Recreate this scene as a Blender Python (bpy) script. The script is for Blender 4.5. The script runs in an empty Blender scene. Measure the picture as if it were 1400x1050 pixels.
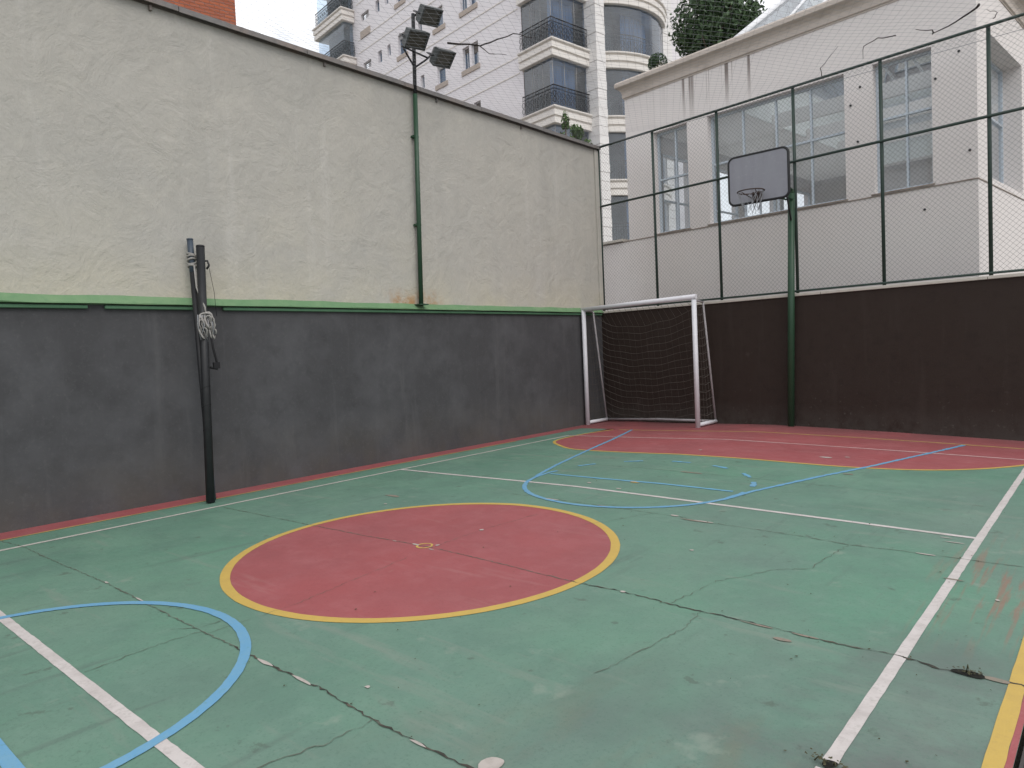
import bpy, math, random
from mathutils import Vector, Matrix, Quaternion
V = Vector
R = math.radians
random.seed(7)
sc = bpy.context.scene
col = sc.collection

# ------------------------------------------------------------------ camera, light, exposure
cam_d = bpy.data.cameras.new('camera')
cam_d.sensor_width = 36.0
cam_d.lens = 956.79 / 1400 * 36
cam_d.clip_start = 0.05
cam_d.clip_end = 2000
cam = bpy.data.objects.new('camera', cam_d)
col.objects.link(cam)
CY, CP, CR = R(41.323), R(-2.7796), R(2.58774)
fw = V((-math.sin(CY) * math.cos(CP), math.cos(CY) * math.cos(CP), math.sin(CP)))
rt0 = V((math.cos(CY), math.sin(CY), 0))
up0 = rt0.cross(fw)
rt = rt0 * math.cos(CR) - up0 * math.sin(CR)
up = up0 * math.cos(CR) + rt0 * math.sin(CR)
m = Matrix((rt, up, -fw)).transposed().to_4x4()
m.translation = V((7.95209, -10.56242, 1.5))
cam.matrix_world = m
sc.camera = cam

SUN = V((0.78, -0.24, 0.95)).normalized()
w = bpy.data.worlds.new('World')
sc.world = w
w.use_nodes = True
nt = w.node_tree
nt.nodes.clear()
wo = nt.nodes.new('ShaderNodeOutputWorld')
bg = nt.nodes.new('ShaderNodeBackground')
sky = nt.nodes.new('ShaderNodeTexSky')
sky.sky_type = 'NISHITA'
sky.sun_disc = False
sky.sun_elevation = math.asin(SUN.z)
sky.sun_rotation = math.atan2(SUN.x, SUN.y)
sky.air_density = 1.0
sky.dust_density = 2.0
tc = nt.nodes.new('ShaderNodeTexCoord')
nz = nt.nodes.new('ShaderNodeTexNoise')
nz.inputs['Scale'].default_value = 2.2
nz.inputs['Detail'].default_value = 7
nz.inputs['Roughness'].default_value = 0.6
rp = nt.nodes.new('ShaderNodeValToRGB')
rp.color_ramp.elements[0].position = 0.38
rp.color_ramp.elements[0].color = (0.22, 0.22, 0.22, 1)
rp.color_ramp.elements[1].position = 0.52
mx = nt.nodes.new('ShaderNodeMix')
mx.data_type = 'RGBA'
mx.inputs['B'].default_value = (10.6, 10.75, 11.1, 1)
nt.links.new(tc.outputs['Generated'], nz.inputs['Vector'])
nt.links.new(nz.outputs['Fac'], rp.inputs['Fac'])
nt.links.new(rp.outputs['Color'], mx.inputs['Factor'])
nt.links.new(sky.outputs['Color'], mx.inputs['A'])
nt.links.new(mx.outputs['Result'], bg.inputs['Color'])
bg.inputs['Strength'].default_value = 0.1
nt.links.new(bg.outputs[0], wo.inputs['Surface'])

sl = bpy.data.lights.new('sun', 'SUN')
sl.energy = 1.0
sl.angle = R(35)
sl.color = (1.0, 0.96, 0.9)
so = bpy.data.objects.new('sun', sl)
col.objects.link(so)
so.rotation_euler = SUN.to_track_quat('Z', 'Y').to_euler()

sc.view_settings.view_transform = 'Standard'
sc.view_settings.look = 'None'
sc.view_settings.gamma = 1.0
sc.view_settings.use_curve_mapping = False
sc.view_settings.exposure = 0.27
sc.cycles.max_bounces = 10
sc.cycles.diffuse_bounces = 8
sc.cycles.transparent_max_bounces = 24

# ------------------------------------------------------------------ materials
def srgb(r, g, b, k=1.0):
    f = lambda c: ((c / 255) / 12.92 if c / 255 < .04045 else ((c / 255 + .055) / 1.055) ** 2.4) * k
    return (f(r), f(g), f(b))

def pmat(name, base, rough=0.8, spec=0.3, var=(), bump=(), metal=0.0, rough_var=0.0):
    """var: (scale or (sx,sy,sz), detail, lo, hi, amount, colour[, (zlo, zhi)]) ; bump: (scale, detail, strength, distance)"""
    mt = bpy.data.materials.new(name)
    mt.use_nodes = True
    t = mt.node_tree
    N, L = t.nodes, t.links
    b = N['Principled BSDF']
    b.inputs['Roughness'].default_value = rough
    b.inputs['Specular IOR Level'].default_value = spec
    b.inputs['Metallic'].default_value = metal
    g = N.new('ShaderNodeNewGeometry')
    pos = g.outputs['Position']
    cur = None
    sep = None
    k = 0
    def noise(scale, detail, dist=0.0):
        nonlocal k
        n = N.new('ShaderNodeTexNoise')
        n.inputs['Detail'].default_value = detail
        n.inputs['Roughness'].default_value = 0.62
        n.inputs['Distortion'].default_value = dist
        mp = N.new('ShaderNodeMapping')
        s = (scale,) * 3 if not isinstance(scale, tuple) else scale
        mp.inputs['Scale'].default_value = s
        mp.inputs['Location'].default_value = (k * 3.7 + 1.3, k * 2.1, k * 5.3)
        n.inputs['Scale'].default_value = 1.0
        L.new(pos, mp.inputs['Vector'])
        L.new(mp.outputs[0], n.inputs['Vector'])
        k += 1
        return n.outputs['Fac']
    for vv in var:
        scale, detail, lo, hi, amt, c2 = vv[:6]
        f = noise(scale, detail)
        mr = N.new('ShaderNodeMapRange')
        mr.inputs['From Min'].default_value = lo
        mr.inputs['From Max'].default_value = hi
        mr.inputs['To Max'].default_value = amt
        L.new(f, mr.inputs['Value'])
        fac = mr.outputs['Result']
        for msk in vv[6:]:
            if sep is None:
                sep = N.new('ShaderNodeSeparateXYZ')
                L.new(pos, sep.inputs[0])
            m2 = N.new('ShaderNodeMapRange')
            m2.inputs['From Min'].default_value = msk[0]
            m2.inputs['From Max'].default_value = msk[1]
            L.new(sep.outputs[msk[2] if len(msk) > 2 else 2], m2.inputs['Value'])
            mu = N.new('ShaderNodeMath')
            mu.operation = 'MULTIPLY'
            L.new(fac, mu.inputs[0])
            L.new(m2.outputs['Result'], mu.inputs[1])
            fac = mu.outputs[0]
        mix = N.new('ShaderNodeMix')
        mix.data_type = 'RGBA'
        L.new(fac, mix.inputs['Factor'])
        if cur is None:
            mix.inputs['A'].default_value = (*base, 1)
        else:
            L.new(cur, mix.inputs['A'])
        mix.inputs['B'].default_value = (*c2, 1)
        cur = mix.outputs['Result']
    if cur is None:
        b.inputs['Base Color'].default_value = (*base, 1)
    else:
        L.new(cur, b.inputs['Base Color'])
    if rough_var:
        f = noise(1.7, 5)
        mr = N.new('ShaderNodeMapRange')
        mr.inputs['From Min'].default_value = .3
        mr.inputs['From Max'].default_value = .7
        mr.inputs['To Min'].default_value = rough - rough_var
        mr.inputs['To Max'].default_value = min(1, rough + rough_var)
        L.new(f, mr.inputs['Value'])
        L.new(mr.outputs['Result'], b.inputs['Roughness'])
    prev = None
    for scale, detail, st, dist, *dd in bump:
        f = noise(scale, detail, dd[0] if dd else 0.0)
        bp = N.new('ShaderNodeBump')
        bp.inputs['Strength'].default_value = st
        bp.inputs['Distance'].default_value = dist
        L.new(f, bp.inputs['Height'])
        if prev is not None:
            L.new(prev, bp.inputs['Normal'])
        prev = bp.outputs['Normal']
    if prev is not None:
        L.new(prev, b.inputs['Normal'])
    return mt

def glass(name, tint, refl=0.5, trans=0.75, rough=0.02, dust_veil=0.0):
    """thin window glass: tinted see-through mixed with a mirror by fresnel"""
    mt = bpy.data.materials.new(name)
    mt.use_nodes = True
    t = mt.node_tree
    N, L = t.nodes, t.links
    N.remove(N['Principled BSDF'])
    o = N['Material Output']
    tr = N.new('ShaderNodeBsdfTransparent')
    tr.inputs['Color'].default_value = (*[c * trans for c in tint], 1)
    gl = N.new('ShaderNodeBsdfGlossy')
    gl.inputs['Roughness'].default_value = rough
    gl.inputs['Color'].default_value = (.95, .97, 1, 1)
    fr = N.new('ShaderNodeFresnel')
    fr.inputs['IOR'].default_value = 1.5 + refl
    mxs = N.new('ShaderNodeMixShader')
    L.new(fr.outputs[0], mxs.inputs[0])
    L.new(tr.outputs[0], mxs.inputs[1])
    L.new(gl.outputs[0], mxs.inputs[2])
    df = N.new('ShaderNodeBsdfDiffuse')  # pale diffuse layer: dust plus a painted veil of reflected sky
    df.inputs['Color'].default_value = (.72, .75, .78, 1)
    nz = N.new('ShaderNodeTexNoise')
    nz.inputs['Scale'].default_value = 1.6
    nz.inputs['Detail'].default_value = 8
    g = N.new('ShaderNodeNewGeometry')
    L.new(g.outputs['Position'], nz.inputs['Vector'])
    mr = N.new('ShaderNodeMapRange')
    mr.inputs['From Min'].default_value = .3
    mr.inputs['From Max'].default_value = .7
    mr.inputs['To Min'].default_value = dust_veil * .5
    mr.inputs['To Max'].default_value = dust_veil * 1.5
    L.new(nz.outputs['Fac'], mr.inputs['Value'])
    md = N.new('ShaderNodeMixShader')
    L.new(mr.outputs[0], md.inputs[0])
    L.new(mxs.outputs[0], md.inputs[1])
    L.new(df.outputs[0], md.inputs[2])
    L.new(md.outputs[0], o.inputs['Surface'])
    return mt

GREEN = (0.106, 0.232, 0.162)
GREEN_D = (0.118, 0.215, 0.165)
M = {}
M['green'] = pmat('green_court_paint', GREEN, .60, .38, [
    (0.40, 6, .36, .66, .9, (0.122, 0.204, 0.164)), (0.8, 10, .46, .68, .6, (0.150, 0.255, 0.188)), (2.3, 10, .46, .68, .6, (0.098, 0.178, 0.140)),
    ((1, .35, 1), 7, .42, .68, .6, (.150, .196, .172), (3.5, 6.5, 0)),
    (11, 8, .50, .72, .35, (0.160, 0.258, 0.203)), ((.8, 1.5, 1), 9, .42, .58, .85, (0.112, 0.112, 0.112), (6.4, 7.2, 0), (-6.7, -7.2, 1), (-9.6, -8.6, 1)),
    ((.7, .5, 1), 8, .50, .66, .6, (0.100, 0.132, 0.118), (4.6, 6.4, 0), (-3.0, -5.0, 1)),
    ((3, 1.2, 1), 9, .50, .66, .7, (0.150, 0.150, 0.110), (5.4, 7.0, 0), (-7.5, -8.2, 1)),
    (70, 4, .54, .68, .5, (0.080, 0.145, 0.110)), (3.7, 12, .63, .71, .4, (0.25, 0.29, 0.24)), (6, 14, .64, .68, .55, (.075, .10, .078)),
    ((26, 1.3, 1), 9, .52, .62, .75, (0.24, 0.135, 0.10), (6.95, 7.35, 0), (-6.95, -6.2, 1), (-4.2, -5.2, 1)),
    ((.7, 6, 1), 10, .58, .69, .5, (.195, .235, .195)), ((7, .6, 1), 10, .60, .70, .45, (.09, .13, .11))],
    [(90, 3, .3, .004), (6, 5, .18, .012)], rough_var=.16)
M['red'] = pmat('red_court_paint', (0.305, 0.078, 0.082), .62, .35, [
    (0.8, 7, .38, .66, .7, (0.255, 0.082, 0.088)), (2.6, 9, .46, .7, .5, (0.335, 0.108, 0.115)), (6, 9, .5, .75, .5, (0.345, 0.120, 0.125)),
    (60, 4, .56, .70, .4, (0.19, 0.05, 0.055)), (4, 12, .66, .74, .4, (0.34, 0.2, 0.18)), ((.7, 6, 1), 10, .58, .69, .4, (.36, .17, .165)),
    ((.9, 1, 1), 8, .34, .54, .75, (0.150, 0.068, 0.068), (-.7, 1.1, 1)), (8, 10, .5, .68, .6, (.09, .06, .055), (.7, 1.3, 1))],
    [(90, 3, .25, .004), (6, 5, .12, .01)], rough_var=.14)
def linepaint(name, c, worn, amt=.5, under=GREEN):
    return pmat(name, c, .6, .35, [(7, 8, .46, .70, .6, worn), (45, 6, .52, .66, .5, worn), (38, 6, .60, .70, amt, under), (3.1, 10, .60, .72, amt, under)],
                [(90, 3, .2, .003)])
M['white'] = linepaint('white_line_paint', (.53, .492, .475), (.37, .335, .32), .5, (.3, .31, .26))
M['white_faded'] = linepaint('faded_white_line_paint', (.50, .47, .43), (.36, .36, .32), .8)
M['white_red'] = linepaint('pale_line_paint_on_red', (.50, .33, .32), (.40, .22, .22), .7, (.3, .09, .095))
M['yellow'] = linepaint('yellow_line_paint', (.50, .345, .085), (.44, .30, .085), .35, (.4, .3, .1))
M['yellow_faded'] = linepaint('faded_yellow_line_paint', (.44, .30, .10), (.33, .24, .11), .8, (.27, .12, .09))
M['blue'] = linepaint('blue_line_paint', (.125, .305, .475), (.17, .33, .43), .35)
M['blue_faded'] = linepaint('faded_blue_line_paint', (.13, .34, .50), (.15, .32, .42), .5)
M['crack'] = pmat('dark_crack', (.05, .048, .042), .95, .1, [(14, 6, .45, .62, .8, (.13, .11, .085)), (5, 6, .6, .7, .8, (.17, .20, .16))])
M['crack_l'] = pmat('faint_crack', (.115, .125, .10), .95, .1, [(9, 6, .42, .6, .8, (.15, .19, .15)), (22, 6, .5, .7, .6, (.07, .065, .055))])
M['chip'] = pmat('bare_concrete_chip', (.42, .38, .35), .9, .2, [(20, 6, .45, .65, .6, (.30, .27, .24))], [(60, 4, .4, .004)])
M['chip_d'] = pmat('worn_brown_patch', (.24, .20, .165), .9, .2, [(25, 6, .45, .65, .7, (.16, .18, .14))])
M['hollow_dark'] = pmat('dark_hollow', (.018, .018, .015), .9, .2)  # near-black fill for floor holes and channel bed
M['concrete'] = pmat('grey_concrete', (.30, .29, .27), .9, .2, [(1.3, 8, .4, .7, .6, (.22, .21, .2))], [(40, 5, .4, .01)])
M['earth'] = pmat('bare_ground', (.22, .2, .17), .95, .1, [(.6, 8, .4, .7, .6, (.13, .14, .1))], [(8, 6, .6, .05)])
M['grate'] = pmat('black_steel_grate', (.05, .042, .04), .5, .4)
M['plaster'] = pmat('cream_wall_plaster', (.435, .418, .380), .88, .2, [
    (0.6, 6, .35, .68, .7, (.400, .392, .368)), (1.9, 12, .44, .66, .45, (.365, .356, .328)), (5.5, 10, .50, .68, .35, (.480, .462, .412)), ((3.2, 3.2, .22), 6, .57, .72, .55, (.50, .485, .455)),
    ((2.2, 2.2, .20), 6, .55, .74, .45, (.350, .342, .318)),
    (1.3, 7, .30, .62, .75, (.505, .472, .370), (2.85, 2.25)), (.8, 7, .48, .68, .40, (.480, .455, .385), (4.0, 3.0)), (30, 6, .5, .72, .3, (.34, .33, .30)),
    ((1.6, 1.6, .6), 7, .36, .62, .6, (.335, .328, .308), (4.6, 5.4)), ((1.5, 4.5, 5), 8, .46, .62, .85, (.38, .20, .07), (2.50, 2.27), (-4.25, -3.95, 1), (-3.0, -3.3, 1))],  # darker towards the coping: its shade painted in; last entry is rust
    [(0.9, 8, .5, .06, 1.0), (2.6, 12, .6, .036, 1.3), (8, 10, .5, .014, .7), (70, 4, .35, .004)])
M['charcoal'] = pmat('charcoal_wall_paint', (.062, .062, .066), .8, .25, [
    (1.3, 9, .42, .66, .65, (.098, .099, .106)), (3.4, 9, .5, .72, .5, (.044, .044, .047)),
    ((5, 5, .45), 7, .56, .74, .4, (.118, .118, .122)), (2.2, 7, .32, .62, .65, (.085, .077, .066), (.75, .0)),
    (30, 5, .55, .75, .3, (.12, .12, .12))],
    [(2.5, 8, .4, .02), (45, 5, .25, .004)])
M['ledge'] = pmat('green_ledge_paint', (.128, .240, .122), .7, .3, [
    (2.2, 8, .45, .68, .6, (.195, .300, .165)), (12, 7, .54, .72, .5, (.105, .215, .11)), (5, 9, .66, .74, .7, (.36, .36, .27))],
    [(20, 6, .4, .01)])
M['ledge_shade'] = pmat('shaded_green_strip', (.065, .15, .085), .7, .3, [(4, 7, .45, .7, .6, (.10, .2, .12))])  # ledge green darkened: shade under the lip painted into the colour
M['coping'] = pmat('weathered_metal_flashing', (.17, .16, .155), .6, .4, [(1.6, 8, .46, .66, .8, (.22, .175, .15)), ((1, 9, 9), 7, .5, .7, .5, (.08, .08, .082))], [(14, 5, .3, .01)], metal=.2)
M['brown'] = pmat('dark_brown_wall_paint', (.033, .0225, .0185), .75, .22, [
    (1.4, 8, .42, .7, .6, (.036, .0265, .0225)), (7, 8, .52, .72, .5, (.022, .0155, .0135)), ((5, 5, .5), 8, .55, .72, .5, (.048, .036, .031)), (5, 8, .32, .56, .8, (.062, .054, .048), (.45, .0)), (16, 9, .62, .70, .7, (.10, .09, .08), (.9, .0)), (2.2, 12, .66, .72, .5, (.065, .05, .045))],
    [(3, 8, .3, .015), (45, 5, .25, .004)])
M['cap'] = pmat('pale_wall_capping', (.52, .49, .44), .85, .2, [(6, 8, .5, .7, .5, (.36, .32, .28))])
M['fence'] = pmat('dark_green_fence_steel', (.022, .042, .034), .5, .4, [(9, 6, .55, .7, .5, (.045, .06, .05))])
M['wire'] = pmat('fence_wire', (.115, .125, .123), .55, .4)
M['cord'] = pmat('grey_net_cord', (.26, .27, .29), .8, .2)
M['pole_green'] = pmat('green_pole_paint', (.022, .062, .034), .45, .4, [(7, 7, .5, .72, .5, (.036, .085, .05)), (22, 6, .64, .72, .6, (.1, .075, .04))])
M['black'] = pmat('black_steel', (.014, .015, .017), .5, .4, [(9, 6, .5, .7, .4, (.03, .03, .032))])
M['lampgrey'] = pmat('floodlight_casing', (.055, .062, .062), .5, .4, [(9, 6, .5, .7, .4, (.09, .095, .095))])
M['lampface'] = pmat('dusty_floodlight_glass', (.055, .054, .044), .25, .5, [(12, 6, .45, .7, .5, (.09, .085, .07))])
M['goal'] = pmat('white_goal_paint', (.66, .66, .70), .45, .4, [(6, 8, .5, .72, .4, (.52, .51, .52)), (25, 7, .66, .74, .7, (.28, .24, .21))])
M['goal_grey'] = pmat('grey_goal_stay_paint', (.34, .32, .33), .5, .4, [(8, 7, .5, .7, .5, (.22, .2, .2))])
M['goalnet'] = pmat('brown_net_cord', (.105, .094, .084), .9, .1)
M['board'] = pmat('weathered_grey_backboard', (.262, .268, .30), .6, .3, [((6, 6, 1.2), 8, .42, .68, .7, (.225, .225, .26)), (22, 7, .55, .72, .35, (.34, .34, .37))])
M['rim'] = pmat('dark_rusted_rim', (.045, .03, .026), .6, .4)
M['navy'] = pmat('blue_grey_pole_paint', (.050, .068, .092), .45, .4, [(8, 7, .5, .7, .6, (.028, .036, .05)), (12, 8, .62, .7, .7, (.14, .085, .05), (.35, .0))])
M['rope'] = pmat('off_white_rope', (.33, .32, .305), .9, .1, [(30, 6, .45, .65, .6, (.22, .205, .195))])
M['strap'] = pmat('black_strap', (.02, .02, .022), .8, .2)
M['pav'] = pmat('pinkish_grey_render', (.71, .672, .655), .85, .2, [
    (.9, 6, .4, .7, .5, (.665, .628, .615)), (18, 6, .5, .75, .25, (.60, .565, .555)),
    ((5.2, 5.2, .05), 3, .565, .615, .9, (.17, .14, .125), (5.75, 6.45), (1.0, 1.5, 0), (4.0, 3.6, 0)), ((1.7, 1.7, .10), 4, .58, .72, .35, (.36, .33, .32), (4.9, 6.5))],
    [(70, 4, .3, .004)])
M['cornice'] = pmat('beige_cornice_render', (.50, .445, .40), .85, .2, [((2.5, 2.5, 8), 7, .5, .7, .6, (.33, .285, .245)), (9, 6, .5, .7, .4, (.5, .45, .4))])
M['string'] = pmat('brown_stained_sill', (.33, .285, .25), .85, .2, [((7, 7, 20), 7, .46, .68, .8, (.17, .13, .11))])
M['alu'] = pmat('pale_blue_window_frame', (.50, .56, .62), .4, .5)
M['inner'] = pmat('beige_interior_wall', (.84, .80, .775), .9, .1)
M['inner_w'] = pmat('pale_interior_ceiling', (.86, .88, .86), .9, .1)
M['white_steel'] = pmat('white_painted_steel', (.72, .73, .75), .45, .4)
M['blind'] = pmat('blue_grey_vertical_blind', (.55, .62, .68), .8, .2, [((14, 14, .1), 3, .45, .6, .6, (.72, .76, .8))])
M['stone'] = pmat('pale_pinkish_stone_facade', (.76, .735, .76), .8, .25, [(2.2, 7, .42, .68, .6, (.71, .68, .70)), (12, 7, .5, .72, .3, (.77, .75, .75))], [(30, 5, .3, .01)])
M['stone_w'] = pmat('bright_stone_block', (.76, .745, .735), .8, .25, [(3.1, 7, .45, .7, .5, (.68, .655, .64))], [(25, 5, .35, .01)])
M['mould'] = pmat('pale_stone_moulding', (.74, .71, .675), .8, .25, [(3, 7, .45, .7, .5, (.66, .62, .575))])
M['sill'] = pmat('beige_stone_sill', (.44, .38, .335), .85, .2, [(6, 6, .45, .7, .5, (.37, .32, .28))])
M['rail'] = pmat('black_wrought_iron', (.012, .014, .017), .5, .4)
M['wframe'] = pmat('white_window_frame', (.62, .64, .68), .5, .4)
M['wpane'] = pmat('blue_reflecting_pane', (.05, .09, .15), .06, .9)
M['wdark'] = pmat('brown_rolling_shutter', (.12, .105, .095), .7, .3, [((1, 1, 30), 2, .4, .6, .5, (.07, .06, .055))])
M['wshut'] = pmat('grey_shutter_box', (.33, .33, .33), .7, .3)
M['curtain'] = pmat('blue_grey_curtain', (.30, .42, .62), .85, .2, [((7, 7, .1), 4, .42, .62, .7, (.22, .31, .47))])
M['room'] = pmat('grey_olive_room_wall', (.30, .31, .28), .9, .1, [(1.1, 4, .4, .65, .6, (.17, .18, .17))])
M['room_d'] = pmat('dark_room', (.03, .036, .033), .9, .1)
M['brick'] = None
M['leaf'] = pmat('dark_green_leaf', (.055, .10, .040), .6, .3, [(1.1, 4, .42, .62, .8, (.036, .070, .032)), (9, 4, .45, .65, .7, (.09, .14, .06))])
M['leaf_b'] = pmat('bright_green_leaf', (.07, .13, .035), .6, .3, [(8, 4, .45, .65, .7, (.11, .17, .05))])
M['ball'] = pmat('clipped_box_leaf', (.025, .055, .022), .6, .3, [(14, 4, .45, .65, .7, (.045, .085, .03))])
M['bark'] = pmat('grey_brown_bark', (.12, .095, .075), .95, .1, [(9, 6, .45, .65, .6, (.07, .055, .045))])
M['twig'] = pmat('dead_twig', (.045, .038, .036), .95, .1)
M['pot'] = pmat('terracotta_pot', (.30, .16, .10), .85, .2)
M['asphalt_roof'] = pmat('grey_roof_membrane', (.22, .22, .22), .9, .1)
M['weed'] = pmat('dry_dark_weed', (.06, .06, .035), .9, .1, [(30, 4, .45, .65, .7, (.11, .10, .06))])
M['glass_pav'] = glass('clear_window_glass', (.95, .98, 1.0), 0.0, .97, dust_veil=.17)
M['glass_log'] = glass('smoked_blue_glass', (.72, .87, 1.0), .35, .86, dust_veil=.06)
M['glass_sky'] = glass('milky_roof_glass', (.97, 1, 1), 0.0, .97)

def brickmat():
    mt = bpy.data.materials.new('red_brick_courses')
    mt.use_nodes = True
    t = mt.node_tree
    N, L = t.nodes, t.links
    b = N['Principled BSDF']
    b.inputs['Roughness'].default_value = .9
    tc = N.new('ShaderNodeTexCoord')
    sp = N.new('ShaderNodeSeparateXYZ')
    cb = N.new('ShaderNodeCombineXYZ')
    ad = N.new('ShaderNodeMath'); ad.operation = 'ADD'
    L.new(tc.outputs['Object'], sp.inputs[0])
    L.new(sp.outputs[0], ad.inputs[0]); L.new(sp.outputs[1], ad.inputs[1])
    L.new(ad.outputs[0], cb.inputs[0]); L.new(sp.outputs[2], cb.inputs[1])
    br = N.new('ShaderNodeTexBrick')
    br.inputs['Scale'].default_value = 1.0
    br.inputs['Brick Width'].default_value = .36
    br.inputs['Row Height'].default_value = .105
    br.inputs['Mortar Size'].default_value = .012
    br.inputs['Color1'].default_value = (.40, .115, .052, 1)
    br.inputs['Color2'].default_value = (.31, .085, .042, 1)
    br.inputs['Mortar'].default_value = (.20, .075, .045, 1)
    L.new(cb.outputs[0], br.inputs['Vector'])
    L.new(br.outputs['Color'], b.inputs['Base Color'])
    bp = N.new('ShaderNodeBump')
    bp.inputs['Strength'].default_value = .6
    bp.inputs['Distance'].default_value = .02
    bp.invert = True
    L.new(br.outputs['Fac'], bp.inputs['Height'])
    L.new(bp.outputs[0], b.inputs['Normal'])
    return mt
M['brick'] = brickmat()

# ------------------------------------------------------------------ mesh helpers
WL = {}                      # world location of each object's origin

def thing(name, label, cat, loc=(0, 0, 0), group=None):
    o = bpy.data.objects.new(name, None)
    o.empty_display_size = .2
    col.objects.link(o)
    o.location = loc
    WL[o.name] = V(loc)
    o['label'] = label
    o['category'] = cat
    if group:
        o['group'] = group
    return o

class MB:
    def __init__(s):
        s.v, s.f, s.sm = [], [], []
    def add(s, vs, fs, smooth=False):
        n = len(s.v)
        s.v += [V(p) for p in vs]
        s.f += [tuple(i + n for i in f) for f in fs]
        s.sm += [smooth] * len(fs)
        return s
    def box8(s, p, smooth=False):       # p: 8 corners, bottom 4 then top 4
        return s.add(p, [(0, 3, 2, 1), (4, 5, 6, 7), (0, 1, 5, 4), (1, 2, 6, 5), (2, 3, 7, 6), (3, 0, 4, 7)], smooth)
    def fbox(s, F, a0, a1, b0, b1, z0, z1):   # box in a frame F(a,b,z)
        return s.box8([F(a0, b0, z0), F(a1, b0, z0), F(a1, b1, z0), F(a0, b1, z0), F(a0, b0, z1), F(a1, b0, z1), F(a1, b1, z1), F(a0, b1, z1)])
    def obox(s, c, X, Y, Z, sx, sy, sz):      # oriented box about a centre
        c = V(c); X = X * sx / 2; Y = Y * sy / 2; Z = Z * sz / 2
        return s.box8([c - X - Y - Z, c + X - Y - Z, c + X + Y - Z, c - X + Y - Z, c - X - Y + Z, c + X - Y + Z, c + X + Y + Z, c - X + Y + Z])
    def tube(s, pts, r, n=8, closed=False, caps=True, smooth=True):
        pts = [V(p) for p in pts]
        rs = r if isinstance(r, (list, tuple)) else [r] * len(pts)
        k = len(pts)
        vs = []
        ref = None
        for i, p in enumerate(pts):
            if closed:
                t = (pts[(i + 1) % k] - pts[i - 1])
            else:
                t = pts[min(i + 1, k - 1)] - pts[max(i - 1, 0)]
            t.normalize()
            if ref is None:
                ref = t.orthogonal().normalized()
            else:
                ref = (ref - t * ref.dot(t))
                ref = ref.normalized() if ref.length > 1e-6 else t.orthogonal().normalized()
            b = t.cross(ref)
            for j in range(n):
                an = 2 * math.pi * j / n
                vs.append(p + (ref * math.cos(an) + b * math.sin(an)) * rs[i])
        fs = []
        for i in range(k if closed else k - 1):
            i2 = (i + 1) % k
            for j in range(n):
                j2 = (j + 1) % n
                fs.append((i * n + j, i * n + j2, i2 * n + j2, i2 * n + j))
        s.add(vs, fs, smooth)
        if caps and not closed:
            nb = len(s.v) - len(vs)
            s.f.append(tuple(nb + j for j in range(n))[::-1]); s.sm.append(False)
            s.f.append(tuple(nb + (k - 1) * n + j for j in range(n))); s.sm.append(False)
        return s
    def sweep(s, path, prof, capends=True):
        """prof: closed polygon of (out, z); path: list of horizontal Vectors; 'out' is to the right of travel"""
        path = [V(p) for p in path]
        k = len(path)
        n = len(prof)
        vs = []
        for i, p in enumerate(path):
            d1 = (path[i] - path[i - 1]).normalized() if i > 0 else None
            d2 = (path[i + 1] - path[i]).normalized() if i < k - 1 else None
            d1 = d1 or d2
            d2 = d2 or d1
            n1 = V((d1.y, -d1.x, 0)); n2 = V((d2.y, -d2.x, 0))
            mt = (n1 + n2).normalized()
            sc_ = 1 / max(.2, mt.dot(n1))
            for (o, z) in prof:
                q = p + mt * (o * sc_)
                vs.append(V((q.x, q.y, p.z + z)))
        fs = []
        for i in range(k - 1):
            for j in range(n):
                j2 = (j + 1) % n
                fs.append((i * n + j, (i + 1) * n + j, (i + 1) * n + j2, i * n + j2))
        if capends:
            fs.append(tuple(range(n)))
            fs.append(tuple((k - 1) * n + j for j in range(n))[::-1])
        return s.add(vs, fs)
    def holed(s, F, u0, u1, z0, z1, holes, depth):
        """sheet F(u, d, z) at d=0 with rectangular holes (ua, ub, za, zb) and reveals going to d=depth"""
        us = sorted({u0, u1, *[h[0] for h in holes], *[h[1] for h in holes]})
        zs = sorted({z0, z1, *[h[2] for h in holes], *[h[3] for h in holes]})
        idx = {}
        vs, fs = [], []
        def vid(u, z):
            if (u, z) not in idx:
                idx[(u, z)] = len(vs); vs.append(F(u, 0, z))
            return idx[(u, z)]
        for i in range(len(us) - 1):
            for j in range(len(zs) - 1):
                cu, cz = (us[i] + us[i + 1]) / 2, (zs[j] + zs[j + 1]) / 2
                if any(h[0] < cu < h[1] and h[2] < cz < h[3] for h in holes):
                    continue
                fs.append((vid(us[i], zs[j]), vid(us[i + 1], zs[j]), vid(us[i + 1], zs[j + 1]), vid(us[i], zs[j + 1])))
        for (ua, ub, za, zb) in holes:
            c = [(ua, za), (ub, za), (ub, zb), (ua, zb)]
            for q in range(4):
                (x1, y1), (x2, y2) = c[q], c[(q + 1) % 4]
                nb = len(vs)
                vs += [F(x1, 0, y1), F(x2, 0, y2), F(x2, depth, y2), F(x1, depth, y1)]
                fs.append((nb, nb + 1, nb + 2, nb + 3))
        return s.add(vs, fs)
    def build(s, name, mat, parent=None, kind=None, label=None, bevel=0):
        off = WL[parent.name] if parent is not None else V((0, 0, 0))
        me = bpy.data.meshes.new(name)
        me.from_pydata([tuple(p - off) for p in s.v], [], s.f)
        me.polygons.foreach_set('use_smooth', s.sm)
        me.materials.append(mat)
        me.update()
        o = bpy.data.objects.new(name, me)
        col.objects.link(o)
        if parent is not None:
            o.parent = parent
        WL[o.name] = off
        if kind:
            o['kind'] = kind
        if label:
            o['label'] = label
        if bevel:
            bm = o.modifiers.new('edge', 'BEVEL')
            bm.width = bevel
            bm.segments = 1
            bm.limit_method = 'ANGLE'
        return o

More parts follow.
